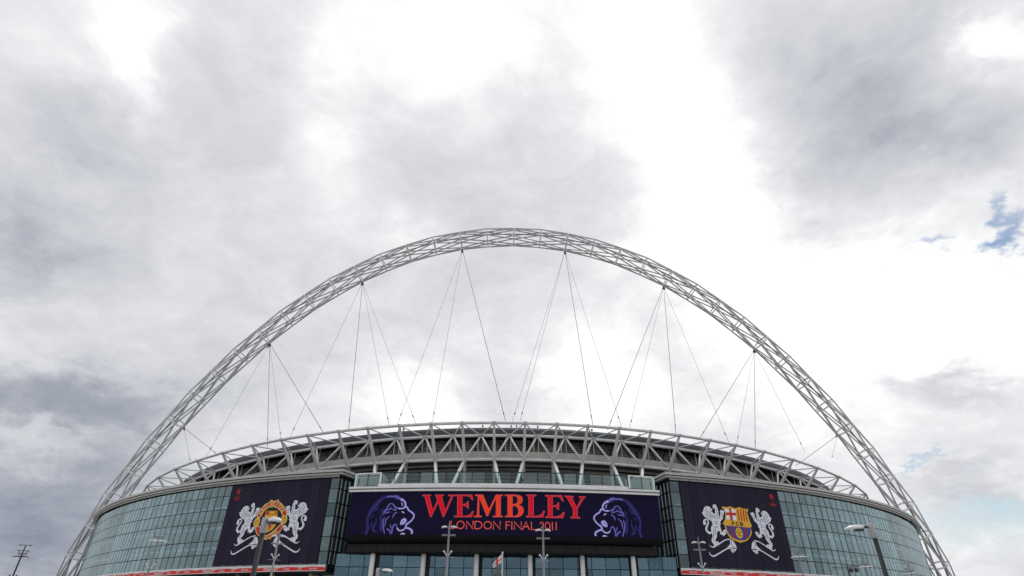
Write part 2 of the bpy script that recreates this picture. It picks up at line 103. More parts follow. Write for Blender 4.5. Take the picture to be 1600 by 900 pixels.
ROUNDEL = {'band': [(-55.18, 22.41), (-54.57, 23.48), (-53.64, 24.54), (-52.36, 25.08), (-50.97, 25.17), (-49.66, 24.74), (-48.44, 23.82), (-47.41, 22.68), (-47.31, 22.06), (-47.82, 21.81), (-48.58, 22.12), (-49.18, 22.91), (-50.14, 23.58), (-51.23, 23.9), (-52.41, 23.82), (-53.43, 23.11), (-53.93, 22.04), (-54.36, 21.78), (-54.89, 21.96)], 'band_red': [(-54.92, 22.4), (-54.33, 23.37), (-53.43, 24.37), (-52.23, 24.9), (-50.93, 24.99), (-49.76, 24.59), (-48.6, 23.7), (-47.66, 22.66), (-47.58, 22.15), (-47.89, 21.99), (-48.41, 22.2), (-49.01, 23.0), (-50.07, 23.73), (-51.28, 24.08), (-52.54, 24.0), (-53.67, 23.25), (-54.16, 22.13), (-54.44, 21.95), (-54.74, 22.08)], 'low_l': [(-54.81, 20.07), (-54.15, 20.38), (-53.41, 19.93), (-53.06, 19.24), (-52.95, 18.18), (-53.45, 18.27), (-54.16, 18.75), (-54.62, 19.45)], 'low_l_red': [(-54.58, 19.98), (-54.09, 20.19), (-53.57, 19.86), (-53.26, 19.24), (-53.19, 18.45), (-53.51, 18.47), (-53.98, 18.82), (-54.39, 19.44)], 'low_r': [(-52.87, 18.47), (-51.45, 18.35), (-50.24, 18.91), (-49.29, 19.7), (-48.52, 20.43), (-47.98, 20.41), (-47.71, 19.95), (-48.08, 19.13), (-48.85, 18.41), (-49.96, 17.9), (-51.22, 17.55), (-52.54, 17.68)], 'low_r_red': [(-52.72, 18.29), (-51.4, 18.17), (-50.09, 18.72), (-49.13, 19.51), (-48.43, 20.23), (-48.05, 20.26), (-47.92, 19.95), (-48.26, 19.23), (-48.99, 18.56), (-50.06, 18.06), (-51.27, 17.73), (-52.53, 17.86)], 'dark': [(-53.78, 21.88), (-53.28, 22.95), (-52.27, 23.68), (-51.2, 23.79), (-50.21, 23.46), (-49.24, 22.76), (-48.69, 21.97), (-48.58, 20.51), (-49.35, 19.78), (-50.27, 19.01), (-51.49, 18.5), (-52.72, 18.62), (-53.33, 20.01)], 'shield': [(-53.0, 23.17), (-49.87, 23.16), (-49.68, 22.01), (-49.57, 20.17), (-50.34, 19.29), (-51.44, 18.84), (-52.34, 19.36), (-52.99, 22.15)], 'shield_red': [(-52.8, 23.03), (-50.0, 23.04), (-49.93, 22.36), (-52.81, 22.38)], 'ship': [(-52.05, 22.54), (-51.93, 22.96), (-51.39, 23.04), (-50.87, 22.96), (-50.39, 23.03), (-50.4, 22.5)], 'gold_r': [(-50.49, 21.24), (-49.76, 21.27), (-49.74, 20.2), (-50.35, 19.66)], 'figure': [(-51.87, 21.33), (-51.51, 21.5), (-51.0, 21.29), (-51.04, 20.96), (-50.61, 20.59), (-50.83, 20.34), (-50.55, 19.9), (-50.92, 19.94), (-51.0, 19.39), (-51.29, 19.29), (-51.35, 20.08), (-51.68, 20.4), (-51.65, 20.86)], 'flour': [[(-52.47, 25.09), (-52.44, 25.36), (-51.94, 25.38), (-51.73, 25.14)], [(-50.77, 25.14), (-50.66, 25.34), (-50.22, 25.35), (-50.09, 25.0)], [(-51.73, 17.61), (-51.55, 17.47), (-51.1, 17.46), (-51.04, 17.6)], [(-50.59, 17.72), (-50.44, 17.52), (-50.09, 17.54), (-50.12, 17.78)]], 'balls': [(-54.71, 21.02), (-47.93, 21.25)], 'top_path': [(-54.51, 22.46), (-53.76, 23.68), (-52.68, 24.41), (-51.49, 24.48), (-50.32, 24.25), (-49.27, 23.62), (-48.33, 22.65)], 'low_path': [(-52.52, 18.07), (-51.34, 17.96), (-50.1, 18.41), (-48.84, 19.08)]}
LEFT_AXIS = -51.35
LOGOS = [[(59.08, 27.7), (59.05, 26.39), (59.03, 26.03), (59.02, 25.69)], [(-61.89, 27.69), (-61.79, 26.63), (-61.85, 26.26), (-61.84, 25.91)]]
RIM_COEF = [144.566, -2.486, 3.657, 0.039]
NODE_ANGLES = [1.44, 4.39, 7.33, 10.47, 13.79, 17.05, 20.85, 24.47, 29.03, 34.62, 40.47, 46.91, 53.48, 60.4]
ARCH = {'D': 226.54, 'a1': 0.8292, 'a3': -0.1323, 'a5': 0.0169, 'lean': 0.2933, 'H': 139.12, 'ds': 10.832}
CABLES = [(-6, -44.6, 148.9, 47.5), (-6, -33.1, 146.2, 47.5), (-6, -25.7, 143.7, 47.5), (-6, -63.5, 157.9, 47.5), (-2, -30.7, 143.9, 47.5), (-2, -21.4, 142.5, 47.5), (-2, -2.2, 141.8, 47.5), (2, -0.8, 141.7, 47.5), (2, 1.2, 141.6, 47.5), (2, 20.5, 143.5, 47.5), (2, 28.2, 144.3, 47.5), (6, 24.7, 146.1, 47.5), (6, 30.4, 145.9, 47.5), (6, 43.9, 149.9, 47.5), (6, 61.2, 157.8, 47.5), (10, 51.1, 152.0, 47.5), (10, 63.2, 157.7, 47.5), (10, 70.4, 162.7, 47.5), (10, 85.9, 164.8, 47.5), (14, 90.4, 181.2, 47.5), (14, 97.2, 171.5, 47.5), (-10, -72.8, 166.8, 47.5), (-10, -66.2, 159.3, 47.5), (-10, -52.1, 152.1, 47.5), (-10, -97.2, 180.2, 47.5), (-14, -91.4, 176.2, 47.5), (-14, -105.8, 188.7, 47.5)]
VSTRUT_FEET = [-29.78, -26.74, -16.52, -14.06, -2.95, -0.37, 10.44, 13.35, 23.22, 26.62]

# ------------------------------------------------------------------ helpers
R = math.radians
class MB:
    def __init__(s): s.v = []; s.f = []; s.m = []
    def quad(s, a, b, c, d, mi=0):
        n = len(s.v); s.v += [a, b, c, d]; s.f.append((n, n+1, n+2, n+3)); s.m.append(mi)
    def poly(s, pts, mi=0):
        n = len(s.v); s.v += list(pts); s.f.append(tuple(range(n, n+len(pts)))); s.m.append(mi)
    def box(s, c, sx, sy, sz, ang=0.0, mi=0, M=None):
        n = len(s.v); ca, sa = math.cos(ang), math.sin(ang)
        for z in (-.5, .5):
            for x, y in ((-.5, -.5), (.5, -.5), (.5, .5), (-.5, .5)):
                p = Vector((x*sx, y*sy, z*sz))
                p = M @ p if M else Vector((p.x*ca - p.y*sa, p.x*sa + p.y*ca, p.z))
                s.v.append((c[0]+p.x, c[1]+p.y, c[2]+p.z))
        for f in ((0, 3, 2, 1), (4, 5, 6, 7), (0, 1, 5, 4), (1, 2, 6, 5), (2, 3, 7, 6), (3, 0, 4, 7)):
            s.f.append(tuple(n+i for i in f)); s.m.append(mi)
    def tube(s, pts, rad, n=8, caps=True, closed=False, mi=0, squash=None):
        pts = [Vector(p) for p in pts]; k = len(pts); b0 = len(s.v)
        if isinstance(rad, (int, float)): rad = [rad]*k
        T0 = (pts[1]-pts[0]).normalized()
        up = Vector((0, 0, 1)) if abs(T0.z) < .95 else Vector((1, 0, 0))
        A = T0.cross(up).normalized()
        for i, p in enumerate(pts):
            if closed: T = (pts[(i+1) % k]-pts[i-1])
            else: T = (pts[min(i+1, k-1)]-pts[max(i-1, 0)])
            T = T.normalized(); A = (A - T*A.dot(T)).normalized(); B = T.cross(A)
            for j in range(n):
                a = 2*math.pi*(j+.5)/n; q = p + (A*math.cos(a) + B*math.sin(a))*rad[i]
                s.v.append(tuple(q))
        m = k if closed else k-1
        for i in range(m):
            for j in range(n):
                a = b0+i*n+j; b = b0+i*n+(j+1) % n; i2 = (i+1) % k
                s.f.append((a, b, b0+i2*n+(j+1) % n, b0+i2*n+j)); s.m.append(mi)
        if caps and not closed:
            s.f.append(tuple(b0+j for j in reversed(range(n)))); s.m.append(mi)
            s.f.append(tuple(b0+(k-1)*n+j for j in range(n))); s.m.append(mi)
    def lathe(s, prof, c=(0, 0, 0), n=12, mi=0):
        b0 = len(s.v)
        for r, z in prof:
            for j in range(n):
                a = 2*math.pi*j/n; s.v.append((c[0]+r*math.cos(a), c[1]+r*math.sin(a), c[2]+z))
        for i in range(len(prof)-1):
            for j in range(n):
                s.f.append((b0+i*n+j, b0+i*n+(j+1) % n, b0+(i+1)*n+(j+1) % n, b0+(i+1)*n+j)); s.m.append(mi)
        s.f.append(tuple(b0+j for j in reversed(range(n)))); s.m.append(mi)
        s.f.append(tuple(b0+(len(prof)-1)*n+j for j in range(n))); s.m.append(mi)
    def sweep(s, rings, closed_profile=True, caps=True, mi=0):
        # rings: list of lists of points with the same count
        b0 = len(s.v); n = len(rings[0])
        for r in rings: s.v += [tuple(p) for p in r]
        for i in range(len(rings)-1):
            for j in range(n if closed_profile else n-1):
                s.f.append((b0+i*n+j, b0+i*n+(j+1) % n, b0+(i+1)*n+(j+1) % n, b0+(i+1)*n+j)); s.m.append(mi)
        if caps and closed_profile:
            s.f.append(tuple(b0+j for j in reversed(range(n)))); s.m.append(mi)
            s.f.append(tuple(b0+(len(rings)-1)*n+j for j in range(n))); s.m.append(mi)
    def mesh(s, name, mats, smooth=False):
        me = bpy.data.meshes.new(name); me.from_pydata([tuple(v) for v in s.v], [], s.f)
        if not isinstance(mats, (list, tuple)): mats = [mats]
        for m in mats: me.materials.append(m)
        if len(mats) > 1: me.polygons.foreach_set('material_index', s.m)
        if smooth: me.polygons.foreach_set('use_smooth', [True]*len(s.f))
        me.validate(); me.update(); return me
def link(name, me, parent=None, loc=None, rotz=None):
    o = bpy.data.objects.new(name, me); COL.objects.link(o)
    if parent: o.parent = parent
    if loc: o.location = loc
    if rotz is not None: o.rotation_euler = (0, 0, rotz)
    return o
def obj(name, mb, mats, parent=None, smooth=False, kind=None, **k):
    o = link(name, mb.mesh(name, mats, smooth), parent, **k)
    if kind: o['kind'] = kind
    return o
def tag(o, label, cat, group=None):
    o['label'] = label; o['category'] = cat
    if group: o['group'] = group
    return o
def thing(name, label, cat, loc=(0, 0, 0), rotz=0.0, group=None):
    o = bpy.data.objects.new(name, None); COL.objects.link(o); o.location = loc; o.rotation_euler = (0, 0, rotz)
    return tag(o, label, cat, group)

# ------------------------------------------------------------------ materials
def mat(name, col, rough=.5, metal=0.0, var=.0, scale=3.0, bump=0.0, emit=0.0, spec=.5, streak=False):
    m = bpy.data.materials.new(name); m.use_nodes = True; nt = m.node_tree; b = nt.nodes['Principled BSDF']
    b.inputs['Base Color'].default_value = (*col, 1); b.inputs['Roughness'].default_value = rough; b.inputs['Metallic'].default_value = metal
    b.inputs['Specular IOR Level'].default_value = spec
    if var or bump:
        tc = nt.nodes.new('ShaderNodeTexCoord'); n = nt.nodes.new('ShaderNodeTexNoise'); n.inputs['Scale'].default_value = scale; n.inputs['Detail'].default_value = 6
        v = tc.outputs['Object']
        if streak:
            mp = nt.nodes.new('ShaderNodeMapping'); mp.inputs['Scale'].default_value = (1, 1, .12); nt.links.new(v, mp.inputs[0]); v = mp.outputs[0]
        nt.links.new(v, n.inputs['Vector'])
        r = nt.nodes.new('ShaderNodeValToRGB'); nt.links.new(n.outputs['Fac'], r.inputs[0])
        r.color_ramp.elements[0].position = .3; r.color_ramp.elements[1].position = .72
        r.color_ramp.elements[0].color = (*[c*(1-var) for c in col], 1); r.color_ramp.elements[1].color = (*[min(1, c*(1+var*.7)) for c in col], 1)
        nt.links.new(r.outputs[0], b.inputs['Base Color'])
        if bump:
            bp = nt.nodes.new('ShaderNodeBump'); bp.inputs['Strength'].default_value = bump; nt.links.new(n.outputs['Fac'], bp.inputs['Height']); nt.links.new(bp.outputs[0], b.inputs['Normal'])
    if emit:
        b.inputs['Emission Color'].default_value = (*col, 1); b.inputs['Emission Strength'].default_value = emit
    return m
def glass_mat(name, tint, f0, trans, wave=.010, rough=.015):
    m = bpy.data.materials.new(name); m.use_nodes = True; nt = m.node_tree; N = nt.nodes; L = nt.links; N.clear()
    g = N.new('ShaderNodeBsdfGlossy'); g.inputs['Roughness'].default_value = rough; g.inputs['Color'].default_value = (*tint, 1)
    t = N.new('ShaderNodeBsdfTransparent'); t.inputs['Color'].default_value = (*trans, 1)
    lw = N.new('ShaderNodeLayerWeight'); lw.inputs['Blend'].default_value = .5
    p = N.new('ShaderNodeMath'); p.operation = 'POWER'; L.new(lw.outputs['Facing'], p.inputs[0]); p.inputs[1].default_value = 2.1
    ma = N.new('ShaderNodeMath'); ma.operation = 'MULTIPLY_ADD'; L.new(p.outputs[0], ma.inputs[0]); ma.inputs[1].default_value = .70-f0; ma.inputs[2].default_value = f0
    oi = N.new('ShaderNodeObjectInfo'); rr = N.new('ShaderNodeMath'); rr.operation = 'MULTIPLY_ADD'; L.new(oi.outputs['Random'], rr.inputs[0]); rr.inputs[1].default_value = .08; L.new(ma.outputs[0], rr.inputs[2])
    tc = N.new('ShaderNodeTexCoord'); n = N.new('ShaderNodeTexNoise'); n.inputs['Scale'].default_value = .35; n.inputs['Detail'].default_value = 1
    ge = N.new('ShaderNodeNewGeometry'); L.new(ge.outputs['Position'], n.inputs['Vector'])
    bp = N.new('ShaderNodeBump'); bp.inputs['Strength'].default_value = 1.0; bp.inputs['Distance'].default_value = wave; L.new(n.outputs['Fac'], bp.inputs['Height']); L.new(bp.outputs[0], g.inputs['Normal'])
    mx = N.new('ShaderNodeMixShader'); L.new(rr.outputs[0], mx.inputs[0]); L.new(t.outputs[0], mx.inputs[1]); L.new(g.outputs[0], mx.inputs[2])
    o = N.new('ShaderNodeOutputMaterial'); L.new(mx.outputs[0], o.inputs[0]); return m
M_WHITE = mat('white_paint', (.72, .72, .725), .42, var=.10, scale=.8, streak=True)
M_ARCH = mat('arch_paint', (.56, .57, .59), .42, var=.20, scale=.5)
M_STEEL = mat('truss_paint', (.60, .61, .615), .45, var=.18, scale=.6)
M_STRUT = mat('strut_paint', (.80, .82, .83), .40, var=.08, scale=1.5)
M_GREY = mat('grey_steel', (.30, .31, .32), .5, var=.12, scale=.8)
M_CONC = mat('concrete', (.48, .47, .44), .85, var=.16, scale=.5, bump=.1, streak=True)
M_CORN = mat('cornice_metal', (.44, .44, .435), .45, var=.10, scale=.7, streak=True)
M_CORN2 = mat('cornice_panel', (.36, .36, .35), .5, var=.14, scale=.5, streak=True)
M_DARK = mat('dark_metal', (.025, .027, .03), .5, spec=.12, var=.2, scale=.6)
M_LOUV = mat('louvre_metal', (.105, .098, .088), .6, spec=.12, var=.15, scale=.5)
M_SLAT = mat('slat_metal', (.36, .355, .345), .7, spec=.15, var=.18, scale=.4)
M_ROOF = mat('roof_metal', (.050, .055, .062), .6, spec=.25, var=.2, scale=.25)
M_CABLE = mat('cable_steel', (.16, .165, .17), .5)
M_SOCK = mat('cable_socket', (.02, .02, .02), .5)
M_FRAME = mat('mullion_metal', (.012, .016, .018), .7, spec=.1)
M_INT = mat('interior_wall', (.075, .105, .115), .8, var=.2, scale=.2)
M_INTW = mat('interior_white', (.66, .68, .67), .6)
M_SLAB = mat('interior_slab', (.55, .57, .57), .8)
M_GLASS = glass_mat('facade_glass', (.64, .78, .81), .055, (.70, .84, .87))
M_GLASS2 = glass_mat('entrance_glass', (.48, .72, .84), .10, (.40, .55, .62))
M_BAL = glass_mat('balustrade_glass', (.85, .93, .93), .03, (.76, .86, .86))
M_BAN = mat('banner_cloth', (.030, .026, .048), .9, spec=.08, var=.12, scale=.9, bump=.05, streak=True)
M_LED = mat('display_navy', (.011, .009, .033), .8, var=.14, scale=.5, emit=.04, spec=.06)
M_BEZ = mat('display_bezel', (.006, .006, .008), .7, var=.2, spec=.1)
M_FASC = mat('fascia_panel', (.020, .018, .019), .6, var=.15, scale=.5, spec=.15)
M_RED1 = mat('display_red', (.60, .008, .022), .7, spec=.1, emit=.30)
M_RED2 = mat('display_orange_red', (.74, .048, .018), .7, spec=.1, emit=.34)
M_RED3 = mat('display_pale_red', (.72, .10, .085), .7, spec=.1, emit=.28)
M_REDE = mat('display_pink_edge', (.50, .09, .11), .7, spec=.1, emit=.25)
M_LI1 = mat('display_indigo', (.030, .024, .13), .7, spec=.1, emit=.3)
M_LI2 = mat('display_violet', (.12, .105, .36), .7, spec=.1, emit=.35)
M_LI3 = mat('display_lilac', (.38, .36, .68), .7, spec=.1, emit=.35)
M_PW = mat('print_pale', (.74, .76, .86), .75, var=.08, scale=2)
M_PL = mat('print_line', (.13, .135, .22), .75)
M_PR = mat('print_red', (.50, .025, .02), .75)
M_PG = mat('print_gold', (.74, .42, .035), .75)
M_PGL = mat('print_pale_gold', (.80, .56, .22), .75)
M_PB = mat('print_blue', (.035, .055, .30), .75)
M_PM = mat('print_maroon', (.30, .02, .05), .75)
M_PK = mat('print_black', (.008, .008, .012), .75)
M_WT = mat('print_white', (.80, .80, .80), .75)
M_FLAG = mat('flag_cloth', (.60, .59, .62), .85)
M_STRIP = mat('strip_red', (.70, .02, .022), .6, var=.08, scale=.4)
M_POLE = mat('pole_galvanised', (.22, .23, .245), .45, metal=.3, var=.12, scale=2)
M_POLED = mat('pole_dark', (.040, .042, .048), .55, spec=.2, var=.15, scale=3)
M_LAMPW = mat('lamp_pale', (.66, .67, .69), .35)
M_COLL = mat('collar_metal', (.34, .34, .35), .45, var=.15, scale=6)
M_BRONZE = mat('bronze', (.10, .135, .12), .5, metal=.4, var=.25, scale=4)
M_STONE = mat('plinth_stone', (.30, .29, .27), .7, var=.15, scale=2)
M_PAVE = mat('paving', (.38, .37, .35), .85, var=.15, scale=.6)
M_GRND = mat('ground', (.12, .13, .09), .95, var=.3, scale=.02)

# ------------------------------------------------------------------ ground
g = MB(); g.poly([(3000*math.cos(a*math.pi/24), 200+3000*math.sin(a*math.pi/24), -.03) for a in range(48)]); obj('ground', g, M_GRND, kind='structure')
g = MB(); g.poly([(240*math.cos(a*math.pi/36), 190+240*math.sin(a*math.pi/36), 0) for a in range(72)]); obj('plaza_paving', g, M_PAVE, kind='structure')

# ------------------------------------------------------------------ plan geometry
CX, CY, RW = -1.0, 270.3, 152.2          # glass drum
def PW(phi, r, z): a = R(phi); return (CX+r*math.sin(a), CY-r*math.cos(a), z)
RCX, RCY = -1.4, 274.4                    # roof ring
def rim_r(phi):
    a = R(phi); c = RIM_COEF; return c[0]+c[1]*math.cos(2*a)+c[2]*math.cos(4*a)+c[3]*math.cos(6*a)
def PR(phi, off, z): a = R(phi); r = rim_r(phi)+off; return (RCX+r*math.sin(a), RCY-r*math.cos(a), z)
LC, RC = -13.69, 12.62                    # the two drum corners either side of the entrance
stad = thing('stadium', 'huge round glass walled stadium with a steel truss around its roof', 'stadium')

def ring_parts(prof, a0, a1, step, fn):
    n = max(1, int(round(abs(a1-a0)/step))); return [[fn(a0+(a1-a0)*i/n, o, z) for o, z in prof] for i in range(n+1)]

# ---- roof truss
nodes = sorted([-a for a in NODE_ANGLES]+NODE_ANGLES+[s*a for s in (-1, 1) for a in (67, 74, 81, 88, 96, 104, 112, 120, 130, 140, 150, 160, 170)])
HRIM, HBASE, HIN = 43.5, 36.67, 43.15
OB, OI = -6.5, -9.0
m = MB(); m.tube([PR(a, 0, HRIM) for a in nodes], .35, 8, closed=True); obj('rim_tube', m, M_STEEL, stad, True)
m = MB(); m.tube([PR(a, OB, HBASE) for a in nodes], .36, 8, closed=True); obj('base_tube', m, M_STEEL, stad, True)
mids = [(nodes[i]+nodes[i+1])/2 for i in range(len(nodes)-1)]
m = MB(); m.tube([PR(a, OI, HIN) for a in mids+[180]], .36, 8, closed=True); obj('roof_edge_tube', m, M_STEEL, stad, True)
for a in nodes:
    if abs(a) > 100: continue
    m = MB(); A_, B_ = Vector(PR(a, .05, HRIM+.1)), Vector(PR(a, OB+.05, HBASE-.1)); ax = (B_-A_).normalized(); tg = Vector((math.cos(R(a)), math.sin(R(a)), 0)); nr = ax.cross(tg)
    m.sweep([[A_.lerp(B_, f)+tg*(tw*u)+nr*(dp*v) for u, v in ((-1, -.7), (-.55, -1), (.55, -1), (1, -.7), (1, .7), (.55, 1), (-.55, 1), (-1, .7))] for f, tw, dp in ((0, .23, .24), (.25, .29, .31), (.7, .32, .42), (1, .32, .36))])
    obj('truss_mast', m, M_STEEL, stad)
for i, a in enumerate(mids):
    if abs(a) > 100: continue
    for b in (nodes[i], nodes[i+1]):
        m = MB(); m.tube([PR(a, OI, HIN), PR(b, OB, HBASE)], .27, 7); obj('truss_brace', m, M_STEEL, stad, True)
        m = MB(); m.tube([PR(a, OI, HIN), PR(b, 0, HRIM)], .155, 6); obj('top_brace', m, M_STEEL, stad, True)
for a in nodes:
    if abs(a) < 75:
        m = MB(); m.tube([PR(a, OB, HBASE-.62), PR(a, OB, HBASE-.35), PR(a, OB, HBASE+.35), PR(a, OB, HBASE+.6)], [.30, .47, .47, .30], 8); obj('node_casting', m, M_STEEL, stad, True)
        m = MB(); m.box(PR(a, 0, HRIM), .66, .64, .64, R(a)); obj('rim_clamp', m, M_GREY, stad)
for a in mids:
    if abs(a) < 75:
        m = MB(); m.box(PR(a, OI, HIN), .8, .76, .74, R(a)); obj('edge_clamp', m, M_STEEL, stad)
for a in (-11.9, -2.9, .2, .8, 3.1, 9.2, 15.1):
    m = MB(); p = PR(a, -11.5, 46.35); m.box(p, .34, .4, .42, R(a)); m.box((p[0], p[1], p[2]-.3), .10, .1, .4, R(a)); obj('roof_lamp', m, M_DARK, stad)
# ---- roof deck: stepped metal edge rising from the inner chord
prof = [(-8.9, 43.5), (-9.1, 44.1), (-9.35, 44.15), (-9.7, 44.9), (-9.95, 44.95), (-10.6, 45.6), (-10.9, 45.62), (-12.0, 46.1), (-16, 46.7), (-26, 47.9), (-46, 49.5), (-46, 48.9), (-26, 47.2), (-16, 45.9), (-12, 45.1), (-9.6, 43.3)]
def PRoof(a, o, z):      # the roof stands a little higher above its edge towards the two ends
    f = min(1, max(0, (abs(a)-22)/34)); f = f*f*(3-2*f); return PR(a, o, z+1.5*f*min(1, max(0, (-9.0-o)/2.6)))
m = MB(); m.sweep(ring_parts(prof, -180, 180, 3, PRoof), True, False); obj('roof', m, M_ROOF, stad)
# ---- wall under the roof: slatted screen, concrete band, posts and dark inner frames
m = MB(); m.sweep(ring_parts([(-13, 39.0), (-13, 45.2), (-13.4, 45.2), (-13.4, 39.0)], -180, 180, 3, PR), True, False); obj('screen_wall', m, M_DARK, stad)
for k in range(7):
    z = 39.55+k*.52
    m = MB(); m.sweep(ring_parts([(-12.62, z), (-12.78, z+.40), (-12.86, z+.40), (-12.72, z)], -110, 110, 3, PR)); obj('slat', m, M_SLAT, stad)
m = MB(); m.sweep(ring_parts([(-9.2, 37.55), (-9.2, 39.35), (-9.9, 39.35), (-9.9, 37.55)], -180, 180, 3, PR), True, False); obj('concrete_band', m, M_CONC, stad)
for i, a in enumerate(mids):
    if abs(a) > 80: continue
    w = nodes[i+1]-nodes[i]
    for d in (-.12, .06):
        m = MB(); m.tube([PR(a+w*d, -10.1, 39.3), PR(a+w*d, -10.1, 43.6)], .11, 6); obj('post', m, M_STEEL, stad)
    for b, q in ((nodes[i]+w*.08, a-w*.1), (nodes[i+1]-w*.08, a+w*.1)):
        m = MB(); m.tube([PR(b, -10.6, 39.3), PR(q, -11.6, 44.2)], .16, 5); obj('inner_brace', m, M_DARK, stad)
    m = MB(); m.tube([PR(nodes[i]+w*.02, -11, 43.4), PR(nodes[i]+w*.30, -12.2, 40.2)], .12, 5); obj('inner_brace', m, M_DARK, stad)
# ---- terrace behind the display: louvred wall, pipe rail, floor
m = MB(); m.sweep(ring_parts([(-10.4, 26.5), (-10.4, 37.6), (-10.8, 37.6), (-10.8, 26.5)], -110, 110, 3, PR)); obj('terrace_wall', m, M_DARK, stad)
for k in range(8):
    z = 29.3+k*.92
    m = MB(); m.sweep(ring_parts([(-9.3, z), (-9.75, z+.62), (-10.3, z+.62), (-10.3, z)], -24, 24, 2, PR)); obj('louvre', m, M_LOUV, stad)
for z, r_ in ((28.05, .42), (29.0, .16)):
    m = MB(); m.tube([PR(a, -9.0, z) for a in range(-22, 23, 2)], r_, 8); obj('terrace_rail', m, M_WHITE, stad, True)
SX, SY0, SR = -2.2, 114.5, 187.0
def PS(s, off, z): a = s/SR; r = SR+off; return (SX+r*math.sin(a), SY0+SR-r*math.cos(a), z)
fl = MB(); fl.poly([PS(s, -.5, 26.55) for s in (-29, -20, -10, 0, 10, 20, 28)]+[(27.2, 136, 26.55), (0, 134, 26.55), (-30, 137, 26.55)]); obj('terrace_floor', fl, M_CONC, stad)
front = [a for a in NODE_ANGLES[:5]]
for k, a in enumerate([-x for x in reversed(front)]+front):
    m = MB(); p0 = Vector(PR(a, OB+.1, HBASE-.2)); p1 = Vector((VSTRUT_FEET[k], 123.0, 26.7))
    q = p0.lerp(p1, .12); m.tube([p0, q, q, p1], [.20, .30, .40, .34], 8); obj('raking_strut', m, M_STRUT, stad, True)
for a in nodes:
    if abs(a) < 22:
        m = MB(); m.tube([PR(a, OB-.9, HBASE), PR(a, OB-.9, 26.6)], .40, 8); obj('terrace_column', m, M_GREY, stad, True)

# ---- plan path of the two glass wings, with outward normals
def wing_path(side):
    c = LC if side < 0 else RC; far = -104 if side < 0 else 104
    pts = [(Vector(PW(far+(c-far)*i/60, RW, 0)[:2])) for i in range(61)]
    tail = [(-35.5, 126.3), (-30.0, 125.4), (-30.0, 131.0)] if side < 0 else [(31.2, 126.3), (27.2, 125.4), (27.2, 131.0)]
    return pts+[Vector(t) for t in tail]
def offset_path(pts, d, side):
    out = []; n = len(pts)
    for i, p in enumerate(pts):
        e = []
        if i > 0: t = (pts[i]-pts[i-1]).normalized(); e.append(Vector((t.y, -t.x)))
        if i < n-1: t = (pts[i+1]-pts[i]).normalized(); e.append(Vector((t.y, -t.x)))
        if side > 0: e = [-q for q in e]
        if len(e) == 2: b = (e[0]+e[1]).normalized(); out.append(p+b*(d/max(.4, b.dot(e[0]))))
        else: out.append(p+e[0]*d)
    return out
ROWS = [12.6, 15.1, 17.8, 21.6, 24.2, 27.0, 29.2]
CORN = [('cornice_cap', [(1.25, 30.22), (1.25, 30.74), (-1.5, 30.74), (-1.5, 30.22)], M_CORN),
        ('cornice_band', [(1.0, 29.74), (1.0, 30.04), (-1, 30.04), (-1, 29.74)], M_CORN),
        ('cornice_groove', [(.10, 29.2), (.10, 30.24), (-.6, 30.24), (-.6, 29.2)], M_FRAME)]
for side in (-1, 1):
    path = wing_path(side)
    for nm, pr, mt in CORN:
        offs = {}
        for o, z in pr: offs.setdefault(o, offset_path(path, o, side))
        m = MB(); m.sweep([[(*offs[o][i], z) for o, z in pr] for i in range(len(path))]); obj(nm, m, mt, stad)
    # dark soffit and floor slabs, interior back wall
    c = LC if side < 0 else RC; far = side*104
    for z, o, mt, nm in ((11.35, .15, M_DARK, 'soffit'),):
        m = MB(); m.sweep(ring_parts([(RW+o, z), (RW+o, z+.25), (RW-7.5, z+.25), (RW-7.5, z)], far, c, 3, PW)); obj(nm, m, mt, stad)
    for z in (16.2, 20.3, 24.4):
        m = MB(); m.sweep(ring_parts([(RW-.45, z), (RW-.45, z+.45), (RW-7.5, z+.45), (RW-7.5, z)], far, c-side*-.6, 3, PW)); obj('floor_slab', m, M_SLAB, stad)
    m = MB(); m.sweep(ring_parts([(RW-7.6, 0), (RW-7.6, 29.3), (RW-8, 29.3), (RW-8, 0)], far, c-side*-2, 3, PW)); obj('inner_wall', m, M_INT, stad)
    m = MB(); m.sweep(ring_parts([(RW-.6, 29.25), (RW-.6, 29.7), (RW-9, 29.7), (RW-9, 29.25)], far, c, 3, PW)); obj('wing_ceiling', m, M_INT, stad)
    k = 0; a = c+side*1.25
    while abs(a) < 70:
        m = MB(); p = PW(a, RW-.75, 0); m.tube([(p[0], p[1], 11.4), (p[0], p[1], 29.3)], .26, 8); obj('interior_column', m, M_INTW, stad, True)
        a += side*(1.68 if k % 3 == 2 else 3.36); k += 1
    # street level below the wing
    m = MB(); a = c+side*1.5
    while abs(a) < 80:
        p = PW(a, RW-1.5, 0); m = MB(); m.tube([(p[0], p[1], 0), (p[0], p[1], 11.4)], .42, 10); obj('column', m, M_CONC, stad, True); a += side*3.36
    # white ledge under the glass
    m = MB(); m.sweep(ring_parts([(RW+.34, 12.46), (RW+.34, 12.64), (RW-.5, 12.62), (RW-.5, 11.6), (RW+.16, 11.6)], far, c, 2, PW)); obj('ledge', m, M_WHITE, stad)

# cornice panels: short grey plates with open joints, drum part only
plate = MB(); pw = 2*RW*math.sin(R(.84/2)); plate.box((0, 0, .21), pw-.09, .10, .38); plate_me = plate.mesh('cornice_panel', M_CORN2)
for side, c in ((-1, LC), (1, RC)):
    for k in range(42):
        a = c+side*(.42+k*.84); o = link('cornice_panel', plate_me, stad, PW(a, RW+.50, 29.28), R(a))

